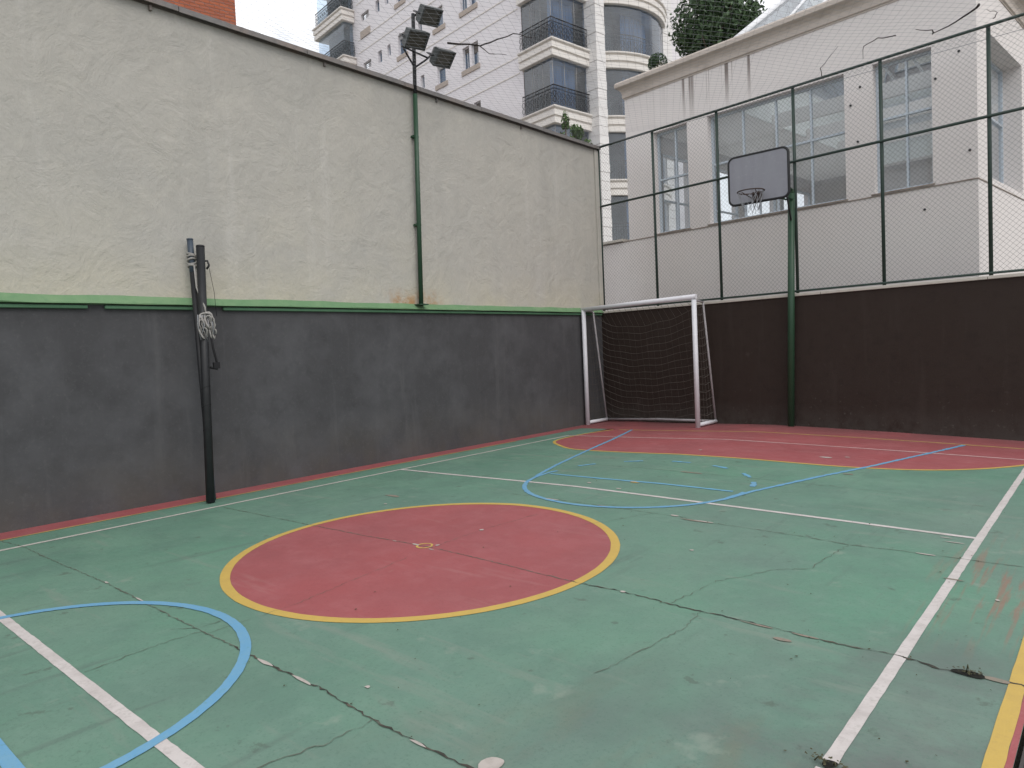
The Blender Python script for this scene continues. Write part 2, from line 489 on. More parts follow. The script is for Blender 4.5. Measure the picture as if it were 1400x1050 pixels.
def top(o, label, cat, group=None):
    o['label'] = label
    o['category'] = cat
    if group:
        o['group'] = group
    return o

PH = R(-5.8)
EX = V((math.cos(PH), math.sin(PH), 0))
EN = V((-math.sin(PH), math.cos(PH), 0))
def FB(a, o, z):                       # frame of the rear wall: along, away, up
    p = EX * a + EN * o
    return V((p.x, p.y, z))
ID = lambda x, y, z: V((x, y, z))

# ------------------------------------------------------------------ ground and court
KX = [-3, 0, .6, 1.7, 2.6, 3.6, 4.6, 6, 7.1, 9, 12]
KZ = [-.02, -.02, -.005, .015, .04, .07, .058, .035, .012, 0, 0]
def H(x, y):
    t = min(1, max(0, (y + 8.5) / 7.5))
    x = min(11.9, max(-2.9, x))
    for i in range(len(KX) - 1):
        if KX[i] <= x <= KX[i + 1]:
            return (KZ[i] + (KZ[i + 1] - KZ[i]) * (x - KX[i]) / (KX[i + 1] - KX[i])) * t
    return 0

mb = MB()
g = [-400, -60, -20, 20, 60, 400]
mb.add([V((x, y, -.14)) for y in g for x in g], [(j * 6 + i, j * 6 + i + 1, j * 6 + i + 7, j * 6 + i + 6) for j in range(5) for i in range(5)])
mb.build('ground', M['earth'], kind='structure')

def grid(xs, ys, dz):
    b = MB()
    nx = len(xs)
    b.add([V((x, y, H(x, y) + dz)) for y in ys for x in xs], [(j * nx + i, j * nx + i + 1, (j + 1) * nx + i + 1, (j + 1) * nx + i) for j in range(len(ys) - 1) for i in range(nx - 1)])
    return b
xs = sorted({0.0, .36, .6, 1.7, 2.6, 3.6, 4.6, 6, 7.1, 7.66, *[round(.3 * i, 3) for i in range(0, 26)]})
xs = [x for x in xs if 0 <= x <= 7.66]
ys = sorted({-8.5, -1.0, *[round(-14 + .5 * i, 3) for i in range(0, 32)]})
ys = [y for y in ys if y <= 1.4]
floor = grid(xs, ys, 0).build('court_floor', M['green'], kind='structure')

def chaikin(p, n=2, closed=False):
    for _ in range(n):
        q = []
        k = len(p)
        for i in range(k if closed else k - 1):
            a, b = p[i], p[(i + 1) % k]
            q += [(a[0] * .75 + b[0] * .25, a[1] * .75 + b[1] * .25), (a[0] * .25 + b[0] * .75, a[1] * .25 + b[1] * .75)]
        p = q if closed else [p[0]] + q + [p[-1]]
    return p
def resample(p, d):
    out = [p[0]]
    for a, b in zip(p, p[1:]):
        L = math.hypot(b[0] - a[0], b[1] - a[1])
        n = max(1, int(math.ceil(L / d)))
        out += [(a[0] + (b[0] - a[0]) * i / n, a[1] + (b[1] - a[1]) * i / n) for i in range(1, n + 1)]
    return out
def ribbon(name, pts, wd, dz, mat, step=.1, jit=0.0, wj=0.0, closed=False, parent=floor):
    p = resample(pts, step)
    if closed:
        p = p[:-1]
    k = len(p)
    vs = []
    for i in range(k):
        if closed:
            a, b = p[i - 1], p[(i + 1) % k]
        else:
            a, b = p[max(i - 1, 0)], p[min(i + 1, k - 1)]
        dx, dy = b[0] - a[0], b[1] - a[1]
        L = math.hypot(dx, dy) or 1
        nx, ny = -dy / L, dx / L
        j = random.uniform(-jit, jit)
        h = wd / 2 * (1 + random.uniform(-wj, wj))
        for s_ in (-1, 1):
            x, y = p[i][0] + nx * (j + s_ * h), p[i][1] + ny * (j + s_ * h)
            vs.append(V((x, y, H(x, y) + dz)))
    fs = [(2 * i, 2 * i + 1, 2 * ((i + 1) % k) + 1, 2 * ((i + 1) % k)) for i in range(k if closed else k - 1)]
    return MB().add(vs, fs).build(name, mat, parent)
def patch(name, poly, dz, mat, parent=floor):     # fan polygon draped on the court
    cx = sum(p[0] for p in poly) / len(poly)
    cy = sum(p[1] for p in poly) / len(poly)
    vs = [V((cx, cy, H(cx, cy) + dz))]
    rings = 6
    n = len(poly)
    for q in range(1, rings + 1):
        for p in poly:
            x, y = cx + (p[0] - cx) * q / rings, cy + (p[1] - cy) * q / rings
            vs.append(V((x, y, H(x, y) + dz)))
    fs = [(0, 1 + i, 1 + (i + 1) % n) for i in range(n)]
    for q in range(rings - 1):
        for i in range(n):
            i2 = (i + 1) % n
            fs.append((1 + q * n + i, 1 + (q + 1) * n + i, 1 + (q + 1) * n + i2, 1 + q * n + i2))
    return MB().add(vs, fs).build(name, mat, parent)
def arc(cx, cy, r, a0, a1, n=40):
    return [(cx + r * math.cos(R(a0 + (a1 - a0) * i / n)), cy + r * math.sin(R(a0 + (a1 - a0) * i / n))) for i in range(n + 1)]

# red zones
ribbon('red_border', [(.17, -14), (.17, 1.3)], .34, .0012, M['red'], .25)
ribbon('border_line', [(.36, -14), (.36, -1.9)], .03, .003, M['yellow_faded'], .25, 0, .3)
# goal area: D-shaped red zone; everything behind it up to the wall is red as well
D = [(1.10, -.10), (.93, -.70), (.93, -1.25), (.985, -1.62), (1.12, -1.86), (1.36, -2.06), (1.78, -2.36), (2.15, -2.44), (2.9, -2.46), (3.72, -2.41), (4.3, -2.35),
     (5.0, -2.36), (5.64, -2.35), (6.26, -2.20), (6.73, -1.88), (7.12, -1.38), (7.38, -.8), (7.46, -.1)]
Dc = chaikin(D, 2)
zone = resample(Dc, .06)
bm_ = MB()
nrow = 12
vs, fs = [], []
for (x, y) in zone:
    for q in range(nrow + 1):
        t = q / nrow
        yy = y + (0.0 - y) * t if y < 0 else y
        vs.append(V((x, yy, H(x, yy) + .0012)))
for i in range(len(zone) - 1):
    for q in range(nrow):
        a = i * (nrow + 1) + q
        fs.append((a, a + nrow + 1, a + nrow + 2, a + 1))
bm_.add(vs, fs).build('goal_area', M['red'], floor)
bxs = [x for x in xs if x >= .34]
grid(sorted({.34, *bxs}), [-.0, .3, .6, .9, 1.25], .0012).build('rear_red_strip', M['red'], floor)
ribbon('goal_area_line', Dc, .05, .0028, M['yellow'], .05, 0, .12)
ribbon('rear_line', [(1.2, -.07), (2.3, -.06), (3.3, -.045), (4.0, -.02), (5.2, -.03), (6.5, -.08), (7.5, -.15)], .045, .0028, M['yellow_faded'], .05, .002, .25)
ribbon('end_line', [(.80, -1.02), (7.14, -.97)], .05, .0034, M['white_red'], .05, .002, .15)
# white court lines
ribbon('left_sideline', [(.785, -14), (.795, -1.0)], .05, .0026, M['white_faded'], .15, .001, .08)
ribbon('right_sideline', [(7.165, -8.06), (7.165, -.99)], .052, .0026, M['white'], .08, .001, .05)
ribbon('right_sideline', [(7.165, -14), (7.165, -8.12)], .06, .0026, M['white'], .2, .001, .04)
ribbon('cross_line', [(.80, -4.70), (2.9, -4.665), (4.5, -4.672), (7.14, -4.70)], .05, .0028, M['white'], .05, .001, .06)
ribbon('cross_line', [(.80, -9.50), (7.14, -9.48)], .055, .0028, M['white'], .05, .001, .06)
ribbon('outer_line', [(7.607, -14), (7.607, -.2)], .06, .0026, M['yellow'], .1, .001, .05)
ribbon('red_margin', [(7.648, -14), (7.648, .9)], .022, .0012, M['red'], .25)
# centre circle
patch('centre_disc', arc(3.888, -7.025, 1.43, 0, 360, 96)[:-1], .0014, M['red'])
ribbon('centre_ring', arc(3.888, -7.025, 1.445, 0, 360, 128), .068, .0030, M['yellow'], .2, .001, .03, closed=True)
ribbon('centre_spot', arc(3.86, -7.02, .06, 0, 360, 20), .018, .0036, M['yellow'], .03, .002, .3, closed=True)
# far key (trapezoid, free throw circle)
ribbon('key_line', [(1.46, -.06), (1.85, -1.25), (2.13, -2.24), (2.55, -3.64), (2.80, -4.35)], .048, .0042, M['blue'], .05, .002, .15)
ribbon('key_line', [(6.40, -.13), (6.17, -1.0), (5.82, -2.2), (5.54, -3.02), (5.24, -4.0), (5.14, -4.45)], .05, .0042, M['blue'], .05, .003, .3)
ribbon('free_throw_arc', arc(4.0, -4.14, 1.19, 172, 362, 60), .05, .0044, M['blue'], .05, .002, .15)
ribbon('free_throw_line', [(2.87, -4.17), (3.6, -4.20), (4.27, -4.13), (5.08, -4.12)], .045, .0040, M['blue_faded'], .05, .002, .2)
for a0 in (14, 36, 62, 88, 116, 144):
    ribbon('free_throw_dash', arc(3.97, -4.12, 1.22, a0, a0 + 11, 8), .05, .0040, M['blue_faded'] if a0 > 20 else M['blue'], .06, .004, .4)
# near key
ribbon('free_throw_arc', arc(3.9, -9.86, 1.19, -2, 182, 60), .055, .0044, M['blue'], .05, .001, .05)
ribbon('free_throw_line', [(2.72, -9.92), (5.08, -9.91)], .055, .0040, M['blue'], .05, .001, .05)
# slab joints and cracks
def crack(pts, wd=.014, jit=.007, wj=.8, dz=.0036, name='crack', mat='crack'):
    ribbon(name, pts, wd * .58, dz, M[mat], .03, jit * .8, wj)
crack([(.37, -8.97), (.8, -8.91), (1.72, -8.885), (2.58, -8.85), (3.16, -8.85), (3.75, -8.855), (4.40, -8.845)], .011, mat='crack_l')
crack([(4.40, -8.845), (4.78, -8.85), (5.2, -8.835), (5.61, -8.865), (6.0, -8.863), (7.1, -8.85), (7.65, -8.86)], .014, .009)
crack([(.9, -7.16), (2.14, -7.118), (3.2, -7.083), (3.93, -7.02), (4.63, -7.028), (5.28, -7.05)], .010, mat='crack_l')
crack([(5.28, -7.05), (5.65, -7.026), (6.17, -7.053), (6.35, -7.04), (6.9, -7.058), (7.18, -7.03)], .012, .010)
crack([(7.18, -7.03), (7.33, -7.07), (7.62, -7.047), (7.655, -7.05)], .020, .010)
crack([(3.2, -5.25), (4.04, -5.245), (5.1, -5.247)], .008, mat='crack_l')
crack([(5.1, -5.247), (5.33, -5.283), (6.18, -5.302), (6.47, -5.337), (6.9, -5.288), (7.65, -5.26)], .010, .010, mat='crack_l')
crack([(3.0, -3.45), (4.1, -3.45), (5.2, -3.42), (6.4, -3.45)], .006, mat='crack_l')
crack([(6.47, -5.34), (6.44, -5.7), (6.43, -5.99), (6.25, -6.15), (6.15, -6.35), (6.04, -6.55), (5.99, -7.03)], .006, .016, mat='crack_l')
crack([(6.18, -7.06), (6.21, -7.31), (6.17, -7.69), (6.12, -8.0)], .006, .012, mat='crack_l')
crack([(3.95, -7.0), (3.92, -6.6), (3.95, -6.2), (4.0, -5.8)], .005, .012, mat='crack_l')
crack([(4.05, -8.86), (4.03, -9.1), (4.06, -9.45)], .006, .016, mat='crack_l')
crack([(3.98, -8.70), (3.99, -8.84), (3.86, -8.95)], .006, .012, mat='crack_l')
crack([(5.62, -8.87), (5.60, -9.1), (5.52, -9.4), (5.50, -9.8)], .007, .014, mat='crack_l')
crack([(4.1, -8.9), (4.12, -8.3), (4.05, -7.8), (3.98, -7.3)], .004, .012, mat='crack_l')
crack([(4.85, -5.25), (4.7, -5.6), (4.55, -5.9)], .004, .012, mat='crack_l')
# bare chips where the paint has come off
def chip(x, y, lx, ly, mat='chip', rot=0, dz=.0045):
    n = random.randint(7, 10)
    pl = []
    for i in range(n):
        a = 2 * math.pi * i / n
        q = random.uniform(.6, 1.1)
        u, v = lx / 2 * q * math.cos(a), ly / 2 * q * math.sin(a)
        c, s = math.cos(R(rot)), math.sin(R(rot))
        pl.append((x + u * c - v * s, y + u * s + v * c))
    patch('paint_chip', chaikin(pl, 1, True), dz, M[mat])
for c in [(6.22, -8.79, .11, .13), (5.36, -8.70, .035, .03), (5.05, -8.845, .22, .022), (4.72, -8.85, .18, .028), (5.9, -8.87, .12, .018),
          (2.58, -8.845, .07, .022), (3.16, -8.85, .13, .016), (3.78, -7.035, .09, .03), (3.94, -6.955, .035, .05), (3.98, -7.06, .08, .016),
          (3.93, -6.45, .05, .05), (3.55, -7.06, .06, .015), (5.05, -5.235, .10, .04), (5.32, -5.285, .22, .03), (3.75, -5.27, .22, .03),
          (5.66, -7.03, .05, .03), (6.98, -4.80, .10, .018), (7.05, -4.9, .16, .018), (7.56, -4.9, .06, .06), (5.25, -1.85, .2, .08), (5.45, -1.72, .07, .04),
          (4.05, -4.55, .07, .04), (3.62, -4.45, .06, .05), (6.95, -5.30, .14, .03), (2.35, -6.2, .05, .04), (3.7, -2.0, .05, .05), (7.42, -6.0, .03, .03), (5.62, -6.05, .04, .03)]:
    chip(*c)
for c in [(6.67, -7.16, .11, .045), (6.50, -7.055, .2, .02), (6.75, -7.055, .18, .024), (5.3, -5.30, .4, .035), (4.4, -5.25, .3, .03), (4.3, -3.45, .35, .05),
          (5.75, -2.75, .12, .06), (7.53, -7.055, .16, .05), (7.17, -5.75, .12, .03), (2.1, -5.9, .3, .08)]:
    chip(*c, mat='chip_d', dz=.0041)
chip(4.03, -4.20, .14, .06, 'yellow_faded')
for c in [(7.43, -7.055, .17, .075), (7.17, -8.085, .07, .06)]:
    chip(*c, mat='hollow_dark', dz=.0050)

# drain channel and margin on the right
dr = thing('drain_channel', 'black slotted drain grate along the right edge of the court', 'drain', (7.82, -6, 0))
mb = MB()
mb.box8([V(p) for p in [(7.66, -14, -.12), (7.98, -14, -.12), (7.98, 1.0, -.12), (7.66, 1.0, -.12), (7.66, -14, -.10), (7.98, -14, -.10), (7.98, 1.0, -.10), (7.66, 1.0, -.10)]])
mb.build('channel_bed', M['hollow_dark'], dr)
for i in range(8):
    x = 7.674 + i * .038
    MB().fbox(ID, x, x + .011, -14, 1.0, -.05, -.004).build('grate_bar', M['grate'], dr)
mb = MB()
mb.fbox(ID, 7.99, 16, -16, .6, -.13, .0)
mb.build('pavement', M['concrete'], kind='structure')

# ------------------------------------------------------------------ left boundary wall
lw = thing('boundary_wall', 'tall cream plaster wall with charcoal painted base and green ledge along the left', 'wall', (0, -6, 0))
MB().fbox(ID, -.22, 0, -15, 1.36, 2.16, 5.40).build('plaster_face', M['plaster'], lw)
MB().fbox(ID, -.20, 0.012, -15, 1.29, -.13, 2.16).build('painted_base', M['charcoal'], lw)
# ledge: bevelled mortar band with a drip, then a broken lower strip
n = 60
pr = [(0, 2.252), (.075, 2.178), (.080, 2.165), (.02, 2.158), (0, 2.158)]
vs, fs = [], []
for i in range(n + 1):
    y = -15 + (1.28 + 15) * i / n
    for q, (o, z) in enumerate(pr):
        jx = random.uniform(-.004, .006) if q in (1, 2) else 0
        jz = random.uniform(-.008, .008) if q == 0 else random.uniform(-.003, .003) if q < 3 else 0
        vs.append(V((o + jx, y, z + jz)))
for i in range(n):
    for q in range(len(pr) - 1):
        fs.append((i * 5 + q, i * 5 + q + 1, (i + 1) * 5 + q + 1, (i + 1) * 5 + q))
MB().add(vs, fs).build('ledge', M['ledge'], lw)
for (y0, y1) in [(-15, -8.02), (-7.86, -6.95), (-6.60, 1.26)]:
    MB().fbox(ID, .0125, .052 + random.uniform(-.006, .004), y0, y1, 2.112, 2.148).build('ledge_strip', M['ledge_shade'], lw, bevel=.006)
# metal flashing on top, in lengths
y = -15
while y < 1.3:
    y2 = min(1.40, y + 1.62)
    dz = random.uniform(-.006, .006)
    cp = MB()
    cp.sweep([V((0, y, 5.40 + dz)), V((0, y2 - .008, 5.40 + dz))],
             [(-.26, .03), (-.26, .075), (.0, .085), (.075, .068), (.080, .006), (.068, .004), (.062, .045), (.004, .050), (.002, .0), (-.24, .0)][::-1])
    cp.build('coping_length', M['coping'], lw)
    y = y2
for y in (-5.0, -3.0, -1.0, -7.2):
    MB().fbox(ID, .0, .035, y, y + .025, 5.345, 5.395).build('coping_bracket', M['coping'], lw)
# edge strip at the far end
MB().fbox(ID, 0.001, .03, 1.24, 1.36, 2.26, 5.39).build('corner_strip', M['plaster'], lw)

# ------------------------------------------------------------------ rear retaining wall and wire fence
rw = thing('retaining_wall', 'dark brown painted low wall under the wire fence', 'wall', FB(3.5, 1.3, 0))
MB().fbox(FB, -.14, 10, 1.30, 1.62, -.13, 2.150).build('wall_face', M['brown'], rw)
x = -.12
while x < 10:
    x2 = min(10, x + 2.2)
    MB().fbox(FB, x, x2 - .006, 1.275, 1.60, 2.150, 2.196).build('capping_slab', M['cap'], rw, bevel=.006)
    x = x2

fe = thing('wire_fence', 'dark green steel post and chain link fence on the brown wall', 'fence', FB(3.5, 1.4, 2.19))
PA = [-.135, 1.17, 2.51, 3.865, 5.165, 6.495, 7.82, 9.12]
for a in PA:
    MB().tube([FB(a, 1.4, 2.196), FB(a, 1.4, 5.47)], .025, 10).build('post', M['fence'], fe)
for z, r in ((5.455, .021), (4.288, .021), (2.235, .017)):
    MB().tube([FB(-.16, 1.372, z), FB(9.14, 1.372, z)], r, 8).build('rail', M['fence'], fe)
mb = MB()
p = .0715
A0, A1, Z0, Z1 = -.13, 9.1, 2.24, 5.45
c = A0 - (Z1 - Z0)
while c < A1 + (Z1 - Z0):
    for s_, off in ((1, 1.3985), (-1, 1.4025)):
        # line a = c0 + s*(z - Z0)
        c0 = c if s_ == 1 else c + (Z1 - Z0) - (Z1 - Z0)
        pts = []
        for z in (Z0, Z1):
            pts.append([c0 + s_ * (z - Z0), z])
        (a1, z1), (a2, z2) = pts
        lo, hi = 0.0, 1.0
        da = a2 - a1
        t0, t1 = sorted(((A0 - a1) / da, (A1 - a1) / da))
        lo, hi = max(0, t0), min(1, t1)
        if hi - lo > .01:
            q1 = FB(a1 + da * lo, off, Z0 + (Z1 - Z0) * lo)
            q2 = FB(a1 + da * hi, off, Z0 + (Z1 - Z0) * hi)
            mb.tube([q1, q2],   .0016, 3, caps=False)
    c += p
mb.build('wire_mesh', M['wire'], fe, kind='stuff')

# ------------------------------------------------------------------ net over the court
on = thing('overhead_net', 'thin grey net stretched flat over the whole court', 'net', (4, -4.5, 5.4))
mb = MB()
NX0, NX1, NY0, NY1 = .05, 8.6, -10.5, 1.25
def netz(x, y):
    u, v = (x - NX0) / (NX1 - NX0), (y - NY0) / (NY1 - NY0)
    return 5.44 - .34 * (math.sin(math.pi * min(1, max(0, u))) * math.sin(math.pi * min(1, max(0, v)))) ** .6 + .025 * math.sin(x * 2.3 + y) + .02 * math.sin(y * 3.1 - x * 1.7)
for s_ in (1, -1):
    c = NX0 - (NY1 - NY0)
    while c < NX1 + (NY1 - NY0):
        pts = []
        k = 0
        y = NY0
        while y <= NY1 + 1e-6:
            x = c + (y - NY0) * .55 if s_ == 1 else c - (y - NY0) * .55 + 0
            if NX0 <= x <= NX1:
                pts.append(V((x, y, netz(x, y))))
            y += .42
        if len(pts) > 1:
            mb.tube(pts, .0011, 3, caps=False)
        c += .115
mb.build('netting', M['cord'], on, kind='stuff')
for q, (p1, p2) in enumerate((((.05, -10.5), (.05, 1.25)), ((.05, 1.25), (8.6, 1.15)), ((8.6, 1.15), (8.6, -10.5)))):
    MB().tube([V((*p1, 5.44)), V((*p2, 5.44))], .004, 5).build('edge_rope', M['cord'], on)

def branch(label, paths, r):
    p0 = paths[0][0]
    base = V((p0[0], p0[1], netz(*p0) + .01))
    b = MB()
    for i, pth in enumerate(paths):
        pts = [V((x, y, netz(x, y) + .012 + dz)) for (x, y, *d) in pth for dz in [d[0] if d else 0]]
        q = []
        for a, c_ in zip(pts, pts[1:]):
            for t in (0, .33, .66):
                q.append(a.lerp(c_, t) + V((random.uniform(-1, 1), random.uniform(-1, 1), random.uniform(-1, 1))) * .008)
        q.append(pts[-1])
        rr = r if i == 0 else r * .55
        b.tube(q, [rr * (1 - .75 * j / len(q)) for j in range(len(q))], 5)
    o = b.build('fallen_branch', M['twig'])
    return top(o, label, 'branch', 'dead branches caught on the overhead net')
branch('forked dead twig on the net in front of the tower facade', [[(1.84, -4.5), (2.05, -4.16), (2.3, -4.12), (2.56, -4.13), (2.66, -3.9)], [(2.05, -4.16), (1.98, -3.92), (2.12, -3.75)]], .012)
branch('thickest dark branch on the net above the right pavilion window', [[(6.66, -.5), (6.60, -.32), (6.36, -.02), (6.08, .12)], [(6.08, .12), (6.1, -.0), (5.96, -.26)]], .017)
branch('small curved dead twig on the net left of the thickest branch', [[(5.74, -.30), (5.57, -.47), (5.38, -.37), (5.25, .1)]], .008)
branch('thin pale upright twig on the net near the middle pavilion window', [[(4.58, .55), (4.75, -.1), (4.92, -.35), (5.16, -.71)]], .006)
branch('short thin twig hanging at the net corner by the pavilion edge', [[(6.72, .25), (6.78, .05), (6.70, -.2)]], .006)

# ------------------------------------------------------------------ floodlight pole
fp = thing('floodlight_pole', 'slim green pole with three dark floodlights fixed to the cream wall', 'floodlight', (.075, -3.56, 2.2))
px, py0, py1 = .075, -3.565, -3.435
MB().tube([V((px, py0, 2.24)), V((px, -3.475, 5.33))], .034, 12).build('pole', M['pole_green'], fp)
MB().tube([V((px, -3.475, 5.33)), V((px, py1, 6.50))], .028, 12).build('pole_top', M['black'], fp)
MB().fbox(ID, .004, .15, py0 - .08, py0 + .08, 2.225, 2.243).build('base_plate', M['pole_green'], fp)
for z in (3.4, 4.7):
    yy = py0 + (z - 2.24) * .029
    MB().fbox(ID, .0, .08, yy - .045, yy + .045, z, z + .03).build('wall_clamp', M['pole_green'], fp)
def flood(c, aim, roll=0):
    c = V(c)
    Z = V(aim).normalized()
    X = Z.cross(V((0, 0, 1))).normalized()
    Y = X.cross(Z).normalized()          # up-ish
    if roll:
        q = Quaternion(Z, R(roll)); X.rotate(q); Y.rotate(q)
    b = MB()
    # tapered casing: small rear, wide front
    def ring(d, w_, h_):
        return [c + Z * d - X * w_ - Y * h_, c + Z * d + X * w_ - Y * h_, c + Z * d + X * w_ + Y * h_, c + Z * d - X * w_ + Y * h_]
    v = ring(-.13, .11, .07) + ring(-.05, .175, .112) + ring(.06, .190, .128)
    f = [(3, 2, 1, 0)]
    for q in (0, 4):
        for j in range(4):
            f.append((q + j, q + (j + 1) % 4, q + 4 + (j + 1) % 4, q + 4 + j))
    # front rim
    v += ring(.06, .164, .103)
    for j in range(4):
        f.append((8 + j, 8 + (j + 1) % 4, 12 + (j + 1) % 4, 12 + j))
    v += ring(.042, .164, .103)
    for j in range(4):
        f.append((12 + j, 12 + (j + 1) % 4, 16 + (j + 1) % 4, 16 + j))
    b.add(v, f)
    h = b.build('floodlight', M['lampgrey'], fp)
    MB().add(ring(.043, .164, .103), [(0, 1, 2, 3)]).build('front_glass', M['lampface'], h)
    # stirrup bracket around the sides
    u = [c - X * .195, c - X * .195 - Z * .05 - Y * .02, c - X * .12 - Z * .20 - Y * .05, c + X * .12 - Z * .20 - Y * .05, c + X * .195 - Z * .05 - Y * .02, c + X * .195]
    MB().tube(u, .011, 5).build('stirrup', M['black'], h)
    for s_ in (-.05, 0, .05):
        MB().obox(c - Z * .10 + X * s_, X, Y, Z, .012, .13, .05).build('cooling_fin', M['lampgrey'], h)
    return c - Z * .20 - Y * .05
aim = (.80, -.42, -.62)
A_ = flood((.30, -3.33, 6.44), (.64, .10, -.60), 12)
B_ = flood((.30, -3.62, 6.02), (.64, .05, -.60), 10)
C_ = flood((.30, -3.10, 5.90), (.64, .14, -.60), 12)
MB().tube([V((px, py1, 6.46)), A_], .016, 6).build('bracket', M['black'], fp)
MB().tube([V((px, -3.455, 5.72)), V((px + .01, -3.66, 5.93)), B_], .014, 6).build('bracket', M['black'], fp)
MB().tube([V((px, -3.455, 5.72)), V((px + .01, -3.22, 5.90)), C_], .014, 6).build('bracket', M['black'], fp)
MB().tube([V((px + .01, -3.70, 5.96)), V((px + .01, -3.18, 5.93))], .014, 6).build('cross_arm', M['black'], fp)

# ------------------------------------------------------------------ volleyball poles leaning on the wall
GV = 'volleyball poles leaning on the charcoal wall'
pA = thing('volleyball_pole', 'thick black leaning pole, the front one of the tied pair', 'pole', (.53, -7.12, 0), GV)
a0, a1 = V((.53, -7.125, .0)), V((.175, -6.885, 2.80))
MB().tube([a0 + V((0, 0, .006)), a1], .045, 14).build('tube', M['black'], pA)
MB().tube([a1, a1 + (a1 - a0).normalized() * .02], .046, 14).build('end_cap', M['black'], pA)
d_ = (a1 - a0).normalized()
hk = a0 + d_ * 2.68
MB().tube([hk, hk + V((.03, .06, .0)), hk + V((.03, .075, -.05)), hk + V((.02, .05, -.09))], .012, 6).build('net_hook', M['black'], pA)
MB().tube([hk + V((.03, .07, -.05)), hk + V((.06, .10, -.35)), hk + V((.08, .10, -.62))], .0025, 4).build('loose_wire', M['strap'], pA)
for q in (1.25, 1.05, .80):
    c_ = a0 + d_ * q
    t1 = d_.orthogonal().normalized(); t2 = d_.cross(t1)
    MB().tube([c_ + (t1 * math.cos(i) + t2 * math.sin(i)) * .0435 + d_ * (.02 * math.cos(i)) for i in [j * math.pi / 6 for j in range(12)]], .005, 5, closed=True).build('tape_ring', M['strap'], pA)
pB = thing('volleyball_pole', 'thin blue grey leaning pole behind the black one, rope round its top', 'pole', (.41, -7.03, 0), GV)
b0, b1 = V((.41, -7.045, .006)), V((.085, -6.955, 2.885))
MB().tube([b0, b0.lerp(b1, .875)], .032, 14).build('tube', M['black'], pB)
MB().tube([b0.lerp(b1, .875), b1], .033, 14).build('painted_top', M['navy'], pB)
MB().tube([b0, b0.lerp(b1, .11)], .037, 14).build('rusty_sleeve', M['navy'], pB)
MB().tube([b1, b1.lerp(b0, -.006)], .035, 14).build('end_cap', M['navy'], pB)
# ropes and net tied round both
rp_ = thing('tied_rope', 'off white rope and net cords knotted round the two leaning poles', 'rope', (.25, -6.95, 2.0))
db = (b1 - b0).normalized()
t1 = V((0, 1, 0)) - db * db.y; t1.normalize(); t2 = db.cross(t1)
for q in (2.60, 2.635, 2.675, 2.71, 2.735):
    c_ = b0 + db * q
    ph = random.uniform(0, 6)
    MB().tube([c_ + (t1 * math.cos(i) + t2 * math.sin(i)) * .041 + db * (.012 * math.cos(i + ph)) for i in [j * math.pi / 8 for j in range(16)]], .011, 6, closed=True).build('rope_turn', M['rope'], rp_)
MB().tube([b0 + db * 2.6 + t2 * -.05, b0 + db * 2.35 + t2 * -.06, a0 + d_ * 2.15 + V((.05, .0, 0)), a0 + d_ * 2.05 + V((.05, .01, 0))], .010, 6).build('rope_tail', M['rope'], rp_)
kc = a0 + d_ * 1.98
def loop(c, rx, rz, tilt, r=.011, ph=0):
    pts = []
    for j in range(14):
        a = j * 2 * math.pi / 14 + ph
        y = rx * math.cos(a)
        z = rz * math.sin(a)
        pts.append(V(c) + V((.058 + .022 * math.sin(2 * a) + tilt * z, y, z)))
    MB().tube(pts, r, 6, closed=True).build('rope_loop', M['rope'], rp_)
loop(kc + V((0, .00, .06)), .06, .04, .2, .010)
loop(kc + V((.01, .03, .02)), .04, .09, -.1, .011)
loop(kc + V((.01, .055, -.06)), .028, .12, .1, .009)
loop(kc + V((0, -.055, -.06)), .03, .085, .1, .010)
loop(kc + V((.01, -.035, -.12)), .035, .06, 0, .009)
loop(kc + V((.01, .02, .00)), .03, .07, .3, .009)
loop(kc + V((0, .085, -.13)), .02, .055, 0, .008)
for q in range(10):
    y = -.08 + .017 * q
    MB().tube([kc + V((.05, y, .08)), kc + V((.075 + .02 * math.sin(q), y + random.uniform(-.03, .03), -.03)), kc + V((.06, y + random.uniform(-.03, .03), -.14 - .08 * random.random()))], .006, 4).build('net_cord', M['rope'] if q % 2 else M['cord'], rp_)
MB().tube([kc + V((.06, .04, -.1)), kc + V((.07, .06, -.30)), kc + V((.06, .10, -.47)), kc + V((.055, .095, -.52)), kc + V((.05, .02, -.50))], .013, 6).build('hanging_strap', M['strap'], rp_)
MB().obox(kc + V((.065, .085, -.48)), V((0, 1, 0)), V((1, 0, 0)), V((0, 0, 1)), .07, .03, .07).build('buckle', M['strap'], rp_)

